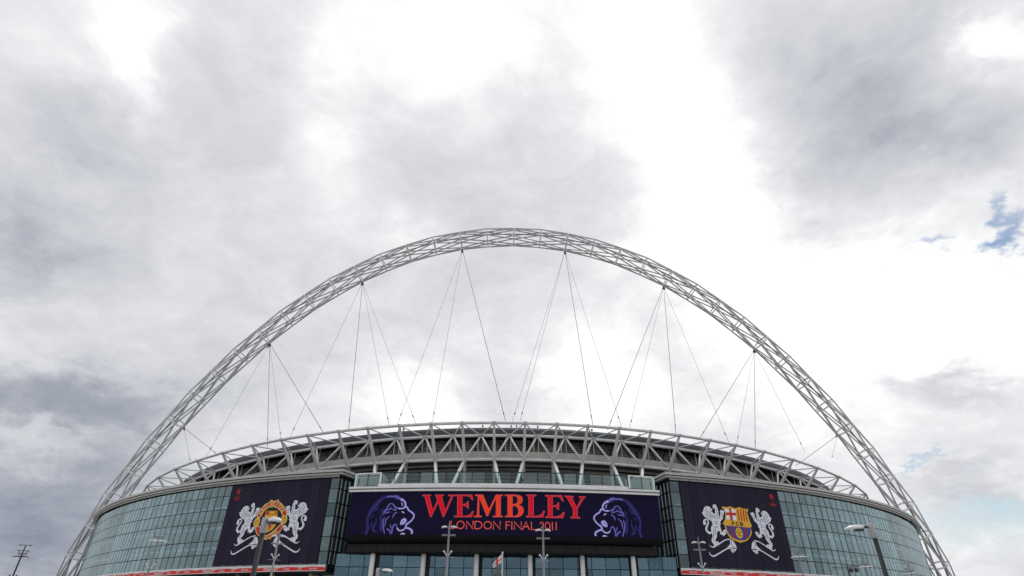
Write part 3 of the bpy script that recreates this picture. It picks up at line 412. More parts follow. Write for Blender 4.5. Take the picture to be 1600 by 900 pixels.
# ---- glazing: columns of panes; the ones that show largest are single objects
cols = []
for side, c in ((-1, LC), (1, RC)):
    J = -36.4 if side < 0 else 35.58
    E = [c]; b0, b1 = (-14.5, -24.2) if side < 0 else (13.5, 23.1)
    E.append(b0); n = 12
    E += [b0+(b1-b0)*(i+1)/n for i in range(n)]
    n = round(abs(J-b1)/.84); E += [b1+(J-b1)*(i+1)/n for i in range(n)]
    n = 68; E += [J+side*.6*(i+1) for i in range(n)]
    cols.append((side, c, J, b0, b1, E))
pane_cache = {}
def pane_mesh(w, h, mt, nm='glass_pane'):
    key = (round(w, 2), round(h, 2), mt.name)
    if key not in pane_cache:
        m = MB(); m.box((0, .04, h/2), w, .08, h); pane_cache[key] = m.mesh(nm, mt)
    return pane_cache[key]
frame = MB(); rest = MB(); count = 0; GAP = .20
order = []
for side, c, J, b0, b1, E in cols:
    for i in range(len(E)-1):
        a0, a1 = E[i], E[i+1]
        for j in range(len(ROWS)-1):
            hid = 1 <= i <= 12
            order.append((hid, i, side, a0, a1, ROWS[j], ROWS[j+1], abs(a0-J) < .01))
order.sort(key=lambda q: (q[0], q[1]))
rest_cells = []
for hid, i, side, a0, a1, z0, z1, joint in order:
    a = (a0+a1)/2; w = 2*RW*math.sin(R(abs(a1-a0)/2))-GAP-(.14 if joint else 0); h = z1-z0-.13
    r = RW*math.cos(R(abs(a1-a0)/2))
    if not hid and count < 280:
        o = link('glass_pane', pane_mesh(w, h, M_GLASS), stad, PW(a, r, z0+.065), R(a)); count += 1
        o.rotation_euler = (R(random.gauss(0, .22)), 0, R(a+random.gauss(0, .25)))
    else:
        aj = a+random.gauss(0, .10); p = Vector(PW(a, r, (z0+z1)/2)); tl = R(random.gauss(0, .10))
        Mx = Matrix.Rotation(R(aj), 3, 'Z') @ Matrix.Rotation(tl, 3, 'X')
        q = [p+Mx @ Vector((x*w/2, 0, z*h/2)) for x, z in ((-1, -1), (1, -1), (1, 1), (-1, 1))]; rest.quad(*[tuple(v) for v in q])
o = obj('glass_panes', rest, M_GLASS, stad, kind='stuff')
for side, c, J, b0, b1, E in cols:
    for z in ROWS:
        frame.sweep(ring_parts([(RW-.04, z-.08), (RW-.04, z+.08), (RW-.22, z+.08), (RW-.22, z-.08)], E[0], E[-1], 1.7, PW))
    for a in E:
        wj = .36 if abs(a-J) < .01 else .26
        p = PW(a, RW-.14, (ROWS[0]+ROWS[-1])/2); frame.box(p, wj, .16, ROWS[-1]-ROWS[0], R(a))
obj('mullion_frame', frame, M_FRAME, stad, kind='stuff')

# ---- glazed notches beside the entrance block
for side in (-1, 1):
    c = LC if side < 0 else RC
    A = Vector(PW(c, RW, 0)); B, Cc = (Vector((-35.5, 126.3, 0)), Vector((-30, 125.4, 0))) if side < 0 else (Vector((31.2, 126.3, 0)), Vector((27.2, 125.4, 0)))
    fr = MB()
    for p, q, n, base in ((A, B, 3, 11.4), (B, Cc, 4, 11.4)):
        d = (q-p); ang = math.atan2(d.y, d.x); ln = d.length/n
        if side > 0: ang += math.pi
        zs = [base, 12.6, 15.1, 17.8, 21.6, 24.2, 27.0, 29.2]
        for i in range(n+1):
            u = p.lerp(q, i/n); fr.box((u.x, u.y, (29.2+base)/2), .22, .26, 29.2-base, ang)
        for i in range(1, 2*n, 2):
            u = p.lerp(q, i/(2*n))+Vector((-side*.0, -.22, 0)); fin = MB(); fin.box((u.x, u.y, (29.1+base+1.4)/2), .08, .10, 27.7-base, ang); obj('notch_fin', fin, M_STRUT, stad)
        for z in zs: u = (p+q)/2; fr.box((u.x, u.y, z), d.length, .30, .22, ang)
        for i in range(n):
            for j in range(len(zs)-1):
                u = p.lerp(q, (i+.5)/n); o = link('notch_pane', pane_mesh(ln-.3, zs[j+1]-zs[j]-.2, M_GLASS, 'notch_pane'), stad, (u.x, u.y, zs[j]+.1), ang+R(random.gauss(0, 1.2)))
    # brackets and white blinds standing just inside the notch glass
    for i in range(3):
        u = A.lerp(B, (i+.6)/3.4)+Vector((-side*-.9, .6, 0)); fr.box((u.x, u.y, 20.5), .16, .16, 17, 0)
    obj('notch_frame', fr, M_FRAME, stad)
    b = MB(); u = (A+B+Cc)/3; b.box((B.x+side*2.5, B.y+5.2, 15), 10, .3, 28, 0); obj('notch_back_wall', b, M_INTW, stad)
    # corner block under the wing edge
    b = MB(); u = Vector(PW(c+side*.5, RW-1.6, 0)); b.box((u.x, u.y, 11.9), 2.4, 3.6, .9, R(c)); obj('corner_block', b, M_DARK, stad)

# ---- entrance block below the display
m = MB(); m.poly([PS(s, -.6, 14.35) for s in (-31, -20, -10, 0, 10, 20, 30)]+[(30, 126, 14.35), (-34, 126, 14.35)]); obj('entrance_soffit', m, M_DARK, stad)
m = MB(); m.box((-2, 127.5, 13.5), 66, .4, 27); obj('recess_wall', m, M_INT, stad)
n = 20; s0, s1 = -30.5, 29.6
for i in range(n):
    a, b = s0+(s1-s0)*i/n+.03, s0+(s1-s0)*(i+1)/n-.03
    m = MB(); q = [PS(a, -.9, 14.35), PS(b, -.9, 14.35), PS(b, -.9, 15.85), PS(a, -.9, 15.85)]; p = [PS(a, -1.3, 14.35), PS(b, -1.3, 14.35), PS(b, -1.3, 15.85), PS(a, -1.3, 15.85)]
    m.sweep([q, p]); obj('fascia_panel', m, M_FASC, stad)
m = MB(); m.sweep([[PS(s, -1.1, 14.4), PS(s, -1.1, 15.95), PS(s, -1.5, 15.95), PS(s, -1.5, 14.4)] for s in range(-31, 31, 3)]); obj('fascia_back', m, M_BEZ, stad)
EY = 119.3; ez = [0.2, 2.3, 4.7, 7.1, 9.5, 12.05, 14.35]; fr = MB()
EX0, EX1, EN = -34.5, 31.0, 24
for j in range(len(ez)-1):
    for i in range(EN):
        x = EX0+(EX1-EX0)*(i+.5)/EN
        o = link('entrance_pane', pane_mesh((EX1-EX0)/EN-.12, ez[j+1]-ez[j]-.12, M_GLASS2, 'entrance_pane'), stad, (x, EY, ez[j]+.06)); o.rotation_euler = (R(random.gauss(0, .3)), 0, R(random.gauss(0, .4)))
for z in ez: fr.box(((EX0+EX1)/2, EY+.2, z), EX1-EX0, .2, .16)
for i in range(EN+1): fr.box((EX0+(EX1-EX0)*i/EN, EY+.21, 7.2), .16, .2, 14.3)
obj('entrance_frame', fr, M_FRAME, stad)
for x, yy in ((-27.25, 118.15), (-17.55, 118.0), (-7.46, 117.8), (2.72, 117.8), (12.70, 118.0), (22.44, 118.15)):
    m = MB(); m.lathe([(.48, 0), (.47, 14.0), (.40, 14.32)], (x, yy, 0), 16); obj('entrance_column', m, M_WHITE, stad, True)
    m = MB(); m.box((x+.80, 119.22, 7.2), .6, .4, 14.2); obj('entrance_pier', m, M_DARK, stad)
# ---- ledge over the display and glass balustrade
for nm, pr, mt in (('ledge_lower', [(.35, 25.22), (.35, 25.58), (-1, 25.58), (-1, 25.22)], M_WHITE), ('ledge_groove', [(.05, 25.58), (.05, 25.80), (-1, 25.80), (-1, 25.58)], M_GREY), ('ledge_upper', [(.55, 25.80), (.55, 26.16), (-1, 26.16), (-1, 25.80)], M_WHITE)):
    m = MB(); m.sweep([[PS(s, o, z) for o, z in pr] for s in [-31.2+62.2*i/24 for i in range(25)]]); obj(nm, m, mt, stad)
m = MB(); m.sweep([[PS(s, o, z) for o, z in ((-.35, 26.16), (-.35, 26.8), (-1.4, 26.8), (-1.4, 26.16))] for s in [-25.6+50.4*i/20 for i in range(21)]]); obj('terrace_kerb', m, M_WHITE, stad)
nb = 19; b0, b1 = -25.2, 25.0
for i in range(nb):
    a, b = b0+(b1-b0)*i/nb, b0+(b1-b0)*(i+1)/nb; p = (Vector(PS(a, -1.0, 0))+Vector(PS(b, -1.0, 0)))/2
    ang = (a+b)/2/SR
    link('balustrade_pane', pane_mesh((b-a)-.05, 2.3, M_BAL, 'balustrade_pane'), stad, (p.x, p.y, 26.78), ang)
for i in range(nb+1):
    s = b0+(b1-b0)*i/nb; m = MB(); p = PS(s, -.96, 27.95); m.box(p, .12, .10, 2.4, s/SR); obj('balustrade_post', m, M_DARK, stad)
m = MB(); m.tube([PS(b0+(b1-b0)*i/nb, -1.0, 29.12) for i in range(nb+1)], .10, 6); obj('handrail', m, M_DARK, stad)
for s in (5.2, 3.4, 9.3, -6.1):
    m = MB(); p = PS(s, -2.2, 26.6); m.tube([p, (p[0], p[1], p[2]+1.5)], .07, 6); m.box((p[0], p[1]-.15, p[2]+1.2), .6, .3, .45, .3); m.tube([(p[0]-.5, p[1], p[2]+.5), (p[0]+.5, p[1], p[2]+.5)], .05, 5); obj('terrace_floodlight', m, M_DARK, stad)
for side, s in ((-1, -25.4), (1, 25.3)):
    m = MB(); m.box(PS(s, -.9, 27.7), .36, .36, 2.7, s/SR); obj('terrace_post', m, M_WHITE, stad)
    # tall glass screen boxes between terrace and notch
    for k in range(2):
        a, b = s+side*(.25+k*2.6), s+side*(.25+(k+1)*2.6); p = (Vector(PS(a, -.9-k*.3, 0))+Vector(PS(b, -1.2-k*.3, 0)))/2
        link('screen_pane', pane_mesh(2.5, 2.75, M_BAL, 'screen_pane'), stad, (p.x, p.y, 26.2), s/SR)
        m = MB(); q = PS(b, -1.3-k*.3, 27.6); m.box(q, .16 if k == 0 else .5, .3, 2.8, s/SR); obj('screen_post', m, M_DARK if k == 0 else M_STRUT, stad)
    m = MB(); m.tube([PS(s, -.9, 29.1), PS(s+side*5.3, -1.5, 29.05)], .12, 6); obj('screen_rail', m, M_WHITE, stad)
    m = MB(); p = PS(s+side*2.8, -3.6, 27.6); m.box(p, 5.2, .2, 2.6, s/SR); obj('screen_back', m, M_GREY, stad)

# ------------------------------------------------------------------ print and lettering helpers
def fill(mb, loops, fn, mi=0):
    tri = tessellate_polygon([[Vector((p[0], p[1], 0)) for p in l] for l in loops]); flat = [p for l in loops for p in l]
    n = len(mb.v); mb.v += [fn(p[0], p[1]) for p in flat]
    for t in tri:
        a, b, c = (flat[i] for i in t)
        if (b[0]-a[0])*(c[1]-a[1])-(b[1]-a[1])*(c[0]-a[0]) < 0: t = (t[0], t[2], t[1])
        mb.f.append(tuple(n+i for i in t)); mb.m.append(mi)
def smooth_path(pts, sub=4):
    if len(pts) < 3: return pts
    out = []; k = len(pts[0])
    for i in range(len(pts)-1):
        p0, p1, p2, p3 = pts[max(0, i-1)], pts[i], pts[i+1], pts[min(len(pts)-1, i+2)]
        for s in range(sub):
            t = s/sub; out.append(tuple(.5*((2*p1[j])+(-p0[j]+p2[j])*t+(2*p0[j]-5*p1[j]+4*p2[j]-p3[j])*t*t+(-p0[j]+3*p1[j]-3*p2[j]+p3[j])*t**3) for j in range(k)))
    out.append(pts[-1]); return out
def stroke(mb, pts, fn, mi=0, w=None, sm=True):
    if sm: pts = smooth_path([tuple(p) for p in pts])
    L_, R_ = [], []
    for i, p in enumerate(pts):
        a, b = pts[max(0, i-1)], pts[min(len(pts)-1, i+1)]; dx, dy = b[0]-a[0], b[1]-a[1]; d = math.hypot(dx, dy) or 1e-6
        h = (w if w is not None else max(p[2], .01))/2; L_.append((p[0]-dy/d*h, p[1]+dx/d*h)); R_.append((p[0]+dy/d*h, p[1]-dx/d*h))
    n = len(mb.v)
    for a, b in zip(L_, R_): mb.v += [fn(*a), fn(*b)]
    for i in range(len(pts)-1): mb.f.append((n+2*i+1, n+2*i+3, n+2*i+2, n+2*i)); mb.m.append(mi)
def circle(c, rx, ry=None, n=24): ry = ry or rx; return [(c[0]+rx*math.cos(2*math.pi*i/n), c[1]+ry*math.sin(2*math.pi*i/n)) for i in range(n)]
def arc(cx, cy, rx, ry, a0, a1, n=10): return [(cx+rx*math.cos(R(a0+(a1-a0)*i/n)), cy+ry*math.sin(R(a0+(a1-a0)*i/n))) for i in range(n+1)]
GL = {'A': [[(0, 0), (.5, 1), (1, 0)], [(.2, .36), (.8, .36)]], 'B': [[(0, 0), (0, 1)], [(0, 1), (.55, 1)]+arc(.55, .77, .35, .23, 90, -90)+[(0, .54)], [(0, .54), (.6, .54)]+arc(.6, .27, .4, .27, 90, -90)+[(0, 0)]],
      'C': [arc(.52, .5, .52, .5, 48, 312, 16)], 'D': [[(0, 0), (0, 1)], [(0, 1), (.4, 1)]+arc(.4, .5, .6, .5, 90, -90, 14)+[(0, 0)]], 'E': [[(1, 0), (0, 0), (0, 1), (1, 1)], [(0, .52), (.85, .52)]],
      'F': [[(0, 0), (0, 1), (1, 1)], [(0, .52), (.85, .52)]], 'G': [arc(.52, .5, .52, .5, 48, 330, 16), [(.55, .42), (1, .42), (1, .1)]], 'H': [[(0, 0), (0, 1)], [(1, 0), (1, 1)], [(0, .5), (1, .5)]], 'I': [[(.5, 0), (.5, 1)]],
      'L': [[(0, 1), (0, 0), (1, 0)]], 'M': [[(0, 0), (.08, 1), (.5, .12), (.92, 1), (1, 0)]], 'N': [[(0, 0), (0, 1), (1, 0), (1, 1)]], 'O': [arc(.5, .5, .5, .5, 90, 450, 24)], 'P': [[(0, 0), (0, 1)], [(0, 1), (.6, 1)]+arc(.6, .74, .4, .26, 90, -90)+[(0, .48)]],
      'R': [[(0, 0), (0, 1)], [(0, 1), (.6, 1)]+arc(.6, .75, .36, .25, 90, -90)+[(0, .5)], [(.5, .5), (1, 0)]], 'S': [arc(.5, .75, .42, .25, 40, 250, 10)+arc(.5, .26, .46, .26, 100, -150, 10)], 'T': [[(0, 1), (1, 1)], [(.5, 0), (.5, 1)]],
      'U': [[(0, 1), (0, .4)]+arc(.5, .4, .5, .4, 180, 360, 12)+[(1, 1)]], 'W': [[(0, 1), (.27, 0), (.5, .9), (.73, 0), (1, 1)]], 'Y': [[(0, 1), (.5, .48), (1, 1)], [(.5, .48), (.5, 0)]],
      '0': [arc(.5, .5, .46, .5, 90, 450, 24)], '1': [[(.5, 0), (.5, 1)]], '2': [arc(.48, .72, .44, .28, 160, -35, 10)+[(0, 0), (1, 0)]], ' ': []}
def letter(mb, ch, x0, x1, y0, y1, w, fn, mi=0):
    h = w/2
    for st in GL[ch]:
        pts = [(x0+h+(x1-x0-w)*px if ch not in 'I1' else (x0+x1)/2, y0+h+(y1-y0-w)*py) for px, py in st]
        # carry square ends to the full letter height
        stroke(mb, pts, fn, mi, w, sm=False)
        for q in (pts[0], pts[-1]): fill(mb, [[(q[0]-h*.98, q[1]-h*.98), (q[0]+h*.98, q[1]-h*.98), (q[0]+h*.98, q[1]+h*.98), (q[0]-h*.98, q[1]+h*.98)]], fn, mi)
        for q in pts[1:-1]: fill(mb, [circle(q, h*.98, n=8)], fn, mi)
def text_line(mb, s, xc, y0, hgt, fn, mi=0, w=None, asp=.62, gap=.22):
    wid = {'I': .22, '1': .22, ' ': .5, 'M': 1.25, 'W': 1.35}; ws = [wid.get(c, 1)*asp*hgt for c in s]; tot = sum(ws)+gap*hgt*(len(s)-1); x = xc-tot/2
    for c, q in zip(s, ws): letter(mb, c, x, x+q, y0, y0+hgt, w or hgt*.14, fn, mi); x += q+gap*hgt

# ------------------------------------------------------------------ display over the entrance
disp = thing('video_display', 'long dark blue display reading WEMBLEY in red between two lion heads', 'display')
S0, S1 = -30.75, 30.75
m = MB(); m.sweep([[PS(s, o, z) for o, z in ((0, 17.25), (0, 25.2), (-1.6, 25.2), (-1.6, 17.25))] for s in [S0+(S1-S0)*i/30 for i in range(31)]]); obj('screen', m, M_LED, disp)
m = MB(); m.sweep([[PS(s, o, z) for o, z in ((.05, 16.55), (.05, 17.25), (-1.6, 17.25), (-1.6, 16.0), (-.6, 16.0), (-.2, 16.1))] for s in [S0+(S1-S0)*i/30 for i in range(31)]]); obj('bezel', m, M_BEZ, disp)
fs = lambda d: (lambda u, z: PS(u, d, z))
mats = [M_RED1, M_RED1, M_RED2, M_RED2, M_RED1, M_RED1, M_RED1]
for loops, mt in zip(SCREEN_SERIF, mats):
    m = MB(); fill(m, loops, fs(.03), 0)
    for l in loops:
        stroke(m, l+[l[0]], fs(.04), 1, .085, sm=False)
    obj('letter', m, [mt, M_REDE], disp)
for ch, x0, x1, z0, z1 in SCREEN_SANS:
    m = MB(); letter(m, ch, x0, x1, z0, z1, .18, fs(.03)); obj('letter', m, M_RED3, disp)
for mir in (0, 1):
    m = MB()
    for st in SCREEN_LION:
        pts = smooth_path([((2*SCREEN_LION_AXIS-p[0]) if mir else p[0], p[1]+SCREEN_LION_DZ*mir, p[2]*.92) for p in st])
        x = sum(p[0] for p in st)/len(st); mi = 0 if x < -24.6 else (1 if x < -21.6 else 2)
        if mir: pts = pts[::-1]
        # lighter core on darker edge, split where the drawing brightens to the muzzle
        for i in range(len(pts)-1):
            q = ((2*SCREEN_LION_AXIS-pts[i][0]) if mir else pts[i][0]); k = 0 if q < -23.6 else (1 if q < -20.6 else 2)
            stroke(m, [pts[i], pts[i+1]], fs(.03), max(0, k-1) if pts[i][2] > .28 else k, sm=False)
            if pts[i][2] > .28: stroke(m, [(pts[i][0], pts[i][1], pts[i][2]*.55), (pts[i+1][0], pts[i+1][1], pts[i+1][2]*.55)], fs(.045), k, sm=False)
    obj('lion_head', m, [M_LI1, M_LI2, M_LI3], disp)

# ------------------------------------------------------------------ big banners on the drum
def fb(d): return lambda u, z: PW(math.degrees(u/RW), RW+d, z)
def supporters(parent, dx, axis):
    S = SUPPORTER
    for mir in (0, 1):
        X = (lambda u: 2*axis-(u+dx)) if mir else (lambda u: u+dx)
        m = MB(); fill(m, [[(X(p[0]), p[1]) for p in S['body']]], fb(.30)); stroke(m, [(X(p[0]), *p[1:]) for p in S['tail']], fb(.29))
        for l in S['lines']: stroke(m, [(X(p[0]), p[1], p[2]*1.15) for p in l], fb(.315), 1)
        obj('lion', m, [M_PW, M_PL], parent)
        for rb in S['ribbons']:
            m = MB(); stroke(m, [(X(p[0]), *p[1:]) for p in rb], fb(.285)); obj('ribbon', m, M_PW, parent)
        for f_ in S['folds']:
            m = MB(); fill(m, [[(X(p[0]), p[1]) for p in f_]], fb(.29)); q = f_
            cxm = sum(p[0] for p in q)/len(q); cym = sum(p[1] for p in q)/len(q)
            stroke(m, [(X(q[0][0]*.4+q[1][0]*.6), q[0][1], .06), (X(cxm), cym, .14), (X(q[3][0]*.5+q[4][0]*.5), q[4][1], .06)], fb(.30), 1)
            obj('ribbon_fold', m, [M_PW, M_PL], parent)
def logo(parent, lg):
    m = MB(); c, t1, t2, t3 = lg
    for k in range(5):
        a = R(90+72*k); q = (c[0]+.42*math.cos(a), c[1]+.42*math.sin(a)); st = []
        for j in range(10):
            b = a+R(36*j); rr_ = .25 if j % 2 == 0 else .11; st.append((q[0]+rr_*math.cos(b), q[1]+rr_*math.sin(b)))
        fill(m, [st], fb(.30))
    st = [(c[0]+(.26 if j % 2 else .11)*math.cos(R(90+36*j)), c[1]+(.26 if j % 2 else .11)*math.sin(R(90+36*j))) for j in range(10)]; fill(m, [st], fb(.30))
    obj('star_emblem', m, M_STRIP, parent)
    m = MB(); text_line(m, 'UEFA', t1[0], t1[1]-.02, .20, fb(.30), w=.05); text_line(m, 'CHAMPIONS', t2[0], t2[1]-.10, .30, fb(.30), w=.07, asp=.55); text_line(m, 'LEAGUE', t3[0], t3[1]-.10, .26, fb(.30), w=.06, asp=.55)
    obj('emblem_lettering', m, M_STRIP, parent)
nt = M_BAN.node_tree; bs = nt.nodes['Principled BSDF']; src = bs.inputs['Base Color'].links[0].from_socket
oi = nt.nodes.new('ShaderNodeObjectInfo'); hs = nt.nodes.new('ShaderNodeHueSaturation'); mr = nt.nodes.new('ShaderNodeMapRange'); mr.inputs['To Min'].default_value = .90; mr.inputs['To Max'].default_value = 1.12
nt.links.new(oi.outputs['Random'], mr.inputs['Value']); nt.links.new(mr.outputs[0], hs.inputs['Value']); nt.links.new(src, hs.inputs['Color']); nt.links.new(hs.outputs[0], bs.inputs['Base Color'])
banners = []
for side, b0, b1, lab in ((-1, -24.2, -14.5, 'dark vertical strip banner left of the entrance, round red and gold crest between white lions'), (1, 13.5, 23.1, 'dark vertical strip banner right of the entrance, red, gold and blue shield between white lions')):
    t = thing('banner', lab, 'banner', group='giant crest banners on the glass drum'); banners.append(t)
    n = 12; w = 2*RW*math.sin(R(abs(b1-b0)/n/2))
    for i in range(n):
        a = b0+(b1-b0)*(i+.5)/n
        m = MB(); m.box((0, 0, 8.1), w-.08, .06, 16.2-random.random()*.04); o = obj('banner_strip', m, M_BAN, t)
        o.location = PW(a, RW+.17, 12.95); o.rotation_euler = (0, 0, R(a+random.gauss(0, .12)))
# left: round crest
t = banners[0]; Q = ROUNDEL
supporters(t, LEFT_AXIS-SUPPORTER['axis'], LEFT_AXIS); logo(t, LOGOS[1])
m = MB(); fill(m, [Q['dark']], fb(.31), 4)
fill(m, [Q['band']], fb(.33), 2); fill(m, [Q['band_red']], fb(.345), 0)
for k in ('low_l', 'low_r'): fill(m, [Q[k]], fb(.335), 2); fill(m, [Q[k+'_red']], fb(.35), 0)
for f_ in Q['flour']: fill(m, [f_], fb(.32), 1)
for b in Q['balls']:
    fill(m, [circle(b, .82, .92)], fb(.34), 2); fill(m, [circle(b, .66, .76)], fb(.352), 1)
    stroke(m, circle(b, .34, .40)+[circle(b, .34, .40)[0]], fb(.36), 4, .07, sm=False)
fill(m, [Q['shield']], fb(.33), 1); fill(m, [Q['shield_red']], fb(.342), 0); fill(m, [Q['ship']], fb(.352), 1)
fill(m, [Q['figure']], fb(.352), 0); stroke(m, Q['shield']+[Q['shield'][0]], fb(.356), 4, .10, sm=False)
crest = obj('crest', m, [M_PR, M_PG, M_PGL, M_PB, M_PK], t)
def along(path, txt, hgt, wid, fn0, parent):
    pts = smooth_path(path, 8); L_ = [0]
    for a, b in zip(pts, pts[1:]): L_.append(L_[-1]+math.hypot(b[0]-a[0], b[1]-a[1]))
    for i, ch in enumerate(txt):
        s = L_[-1]*(i+.5)/len(txt); k = next(j for j in range(len(L_)-1) if L_[j+1] >= s); f_ = (s-L_[k])/(L_[k+1]-L_[k])
        x = pts[k][0]+(pts[k+1][0]-pts[k][0])*f_; y = pts[k][1]+(pts[k+1][1]-pts[k][1])*f_; an = math.atan2(pts[k+1][1]-pts[k][1], pts[k+1][0]-pts[k][0])
        g_ = lambda u, v: fn0(x+u*math.cos(an)-v*math.sin(an), y+u*math.sin(an)+v*math.cos(an))
        w_ = wid*(.45 if ch == 'I' else 1); mm = MB(); letter(mm, ch, -w_/2, w_/2, -hgt/2, hgt/2, .17, g_); obj('letter', mm, M_PGL, parent)
along(Q['top_path'], 'MANCHESTER', .88, .62, fb(.36), crest); along(Q['low_path'], 'UNITED', .74, .55, fb(.365), crest)
# right: shield
t = banners[1]; Q = SHIELD
supporters(t, 0, SUPPORTER['axis']); logo(t, LOGOS[0])
m = MB(); fill(m, [Q['outline']], fb(.33), 1)
fill(m, [Q['white']], fb(.342), 5)
for c in Q['cross']: fill(m, [c], fb(.352), 0)
for c in Q['stripes']: fill(m, [c], fb(.345), 0)
fill(m, [Q['blue']], fb(.342), 3)
for c in Q['reds']: fill(m, [c], fb(.350), 6)
b = Q['ball']; fill(m, [circle(b, .88, 1.05)], fb(.36), 1)
for k in range(5): a = R(90+72*k); fill(m, [circle((b[0]+.48*math.cos(a), b[1]+.56*math.sin(a)), .15, n=6)], fb(.368), 4)
fill(m, [circle(b, .17, n=6)], fb(.368), 4)
crest = obj('crest', m, [M_PR, M_PG, M_PGL, M_PB, M_PK, M_WT, M_PM], t)
for ch, x0, z0, x1, z1 in Q['letters']:
    m = MB(); letter(m, ch, x0, x1, z0, z1, .15, fb(.36)); obj('letter', m, M_PK, crest)

# ------------------------------------------------------------------ red advertising strips under the glass
for side, c, lab in ((-1, LC, 'narrow red advertising strip running under the glass of the left drum wing'), (1, RC, 'narrow red advertising strip running under the glass of the right drum wing')):
    t = thing('advertising_strip', lab, 'banner', group='red strips under the drum glass')
    e = -46 if side < 0 else 44
    n = 6
    for i in range(n):
        a0, a1 = c+(e-c)*i/n, c+(e-c)*(i+1)/n; a0 += side*.02
        m = MB(); m.sweep(ring_parts([(RW+.24, 11.62), (RW+.30, 12.44), (RW+.20, 12.44), (RW+.17, 11.62)], a0, a1, 1.0, PW)); obj('strip_panel', m, M_STRIP, t)
    m = MB(); m.sweep(ring_parts([(RW+.30, 11.54), (RW+.30, 11.63), (RW+.17, 11.63), (RW+.17, 11.54)], c, e, 1.0, PW)); obj('strip_edge', m, M_PGL if False else M_WT, t)
    k = 0; u = R(c)*RW+side*2.6
    while abs(u) < abs(R(e)*RW)-6:
        if k % 2 == 0: words = (('WEMBLEY', u, 11.82, .30, .07, .62),); step = 7.5
        else: words = (('WEMBLEY', u-2.2, 11.70, .56, .13, .62), ('FINAL', u+1.6, 11.74, .46, .06, .5), ('2011', u+4.4, 11.74, .46, .06, .5)); step = 8.6
        for wd, uu, zz, hh, ww, aa in words: m = MB(); text_line(m, wd, uu, zz, hh, fb(.32), w=ww, asp=aa); obj('strip_word', m, M_WT, t)
        u += side*step; k += 1

# ------------------------------------------------------------------ the arch
arch = thing('arch', 'giant white lattice tube arch soaring over the stadium roof', 'arch')
def arch_curve():
    A = ARCH; ds = A['ds']; n = 20; S = [i*ds/n for i in range(23*n+1)]; xs, ds_ = [0], [0]
    th = lambda s: A['a1']*(s/100)+A['a3']*(s/100)**3+A['a5']*(s/100)**5
    for a, b in zip(S, S[1:]):
        xs.append(xs[-1]+(math.cos(th(a))+math.cos(th(b)))/2*(b-a)); ds_.append(ds_[-1]+(math.sin(th(a))+math.sin(th(b)))/2*(b-a))
    def at(k):
        s = abs(k)*n; i = min(int(s), len(xs)-2); f = s-i; x = xs[i]+(xs[i+1]-xs[i])*f; d = ds_[i]+(ds_[i+1]-ds_[i])*f
        h = A['H']/math.cos(A['lean'])-d; sg = 1 if k >= 0 else -1
        P = Vector((sg*x-.2, A['D']-h*math.sin(A['lean']), h*math.cos(A['lean']))); t = th(abs(k)*ds)
        e = Vector((0, -math.sin(A['lean']), math.cos(A['lean'])))
        T = Vector((1, 0, 0))*math.cos(t)-e*math.sin(t)*sg; N = Vector((1, 0, 0))*math.sin(t)*sg+e*math.cos(t); B = T.cross(N)
        return P, T, N, B
    return at
AT = arch_curve(); KM = 21; AR = 3.75
def arad(k): return AR*(1-.078*max(0, abs(k)-17))
def anode(k, deg): P, T, N, B = AT(k); r = arad(k); return P+N*(r*math.cos(R(deg)))+B*(r*math.sin(R(deg)))
for d in (-1, 1):
    for i in range(6):
        m = MB(); m.tube([anode(k, 60*i+d*30*k) for k in range(-KM, KM+1)], .255, 7); obj('lattice_tube', m, M_ARCH, arch)
m = MB(); n = 24
m.tube([(AR*math.cos(2*math.pi*i/n), AR*math.sin(2*math.pi*i/n), 0) for i in range(n)], .19, 6, closed=True)
m.tube([(AR*.74*math.cos(2*math.pi*i/n), AR*.74*math.sin(2*math.pi*i/n), 0) for i in range(n)], .10, 5, closed=True)
for i in range(12):
    a0, a1 = 2*math.pi*i/12, 2*math.pi*(i+.5)/12
    for q in (a0, a1): m.tube([(AR*math.cos(a0), AR*math.sin(a0), 0), (AR*.74*math.cos(q), AR*.74*math.sin(q), 0)], .075, 4)
ring_me = m.mesh('arch_ring', M_WHITE, True)
for k in range(-KM, KM+1):
    P, T, N, B = AT(k); o = link('arch_ring', ring_me, arch); s = arad(k)/AR
    o.matrix_world = Matrix(((N.x*s, B.x*s, T.x, P.x), (N.y*s, B.y*s, T.y, P.y), (N.z*s, B.z*s, T.z, P.z), (0, 0, 0, 1)))
for k in range(-KM, KM):
    m = MB(); a, b = AT(k), AT(k+1)
    def wq(F, u, v): return F[0]+F[2]*u+F[3]*v
    m.sweep([[wq(F, 1.3, -.45), wq(F, 1.3, .45), wq(F, 1.42, .45), wq(F, 1.42, -.45)] for F in (a, b)])
    for v in (-.45, .45): m.tube([wq(a, 2.3, v), wq(b, 2.3, v)], .035, 4)
    obj('walkway', m, M_GREY, arch)
for s in (-1, 1):
    P, T, N, B = AT(s*21); m = MB(); m.tube([AT(s*(KM-.05))[0], AT(s*22)[0]], [1.6, .6], 12); obj('arch_foot', m, M_ARCH, arch)
    m = MB(); q = AT(s*22)[0]; m.lathe([(3.2, -1), (3.2, .6), (2.2, 1.6)], (q.x, q.y, 0), 16); obj('arch_base', m, M_CONC, arch)
BOLD = [(k, round(x, 1)) for i, (k, x, y, z) in enumerate(CABLES) if i in (0, 6, 9, 11, 13, 15, 17, 19, 21, 23, 25)]
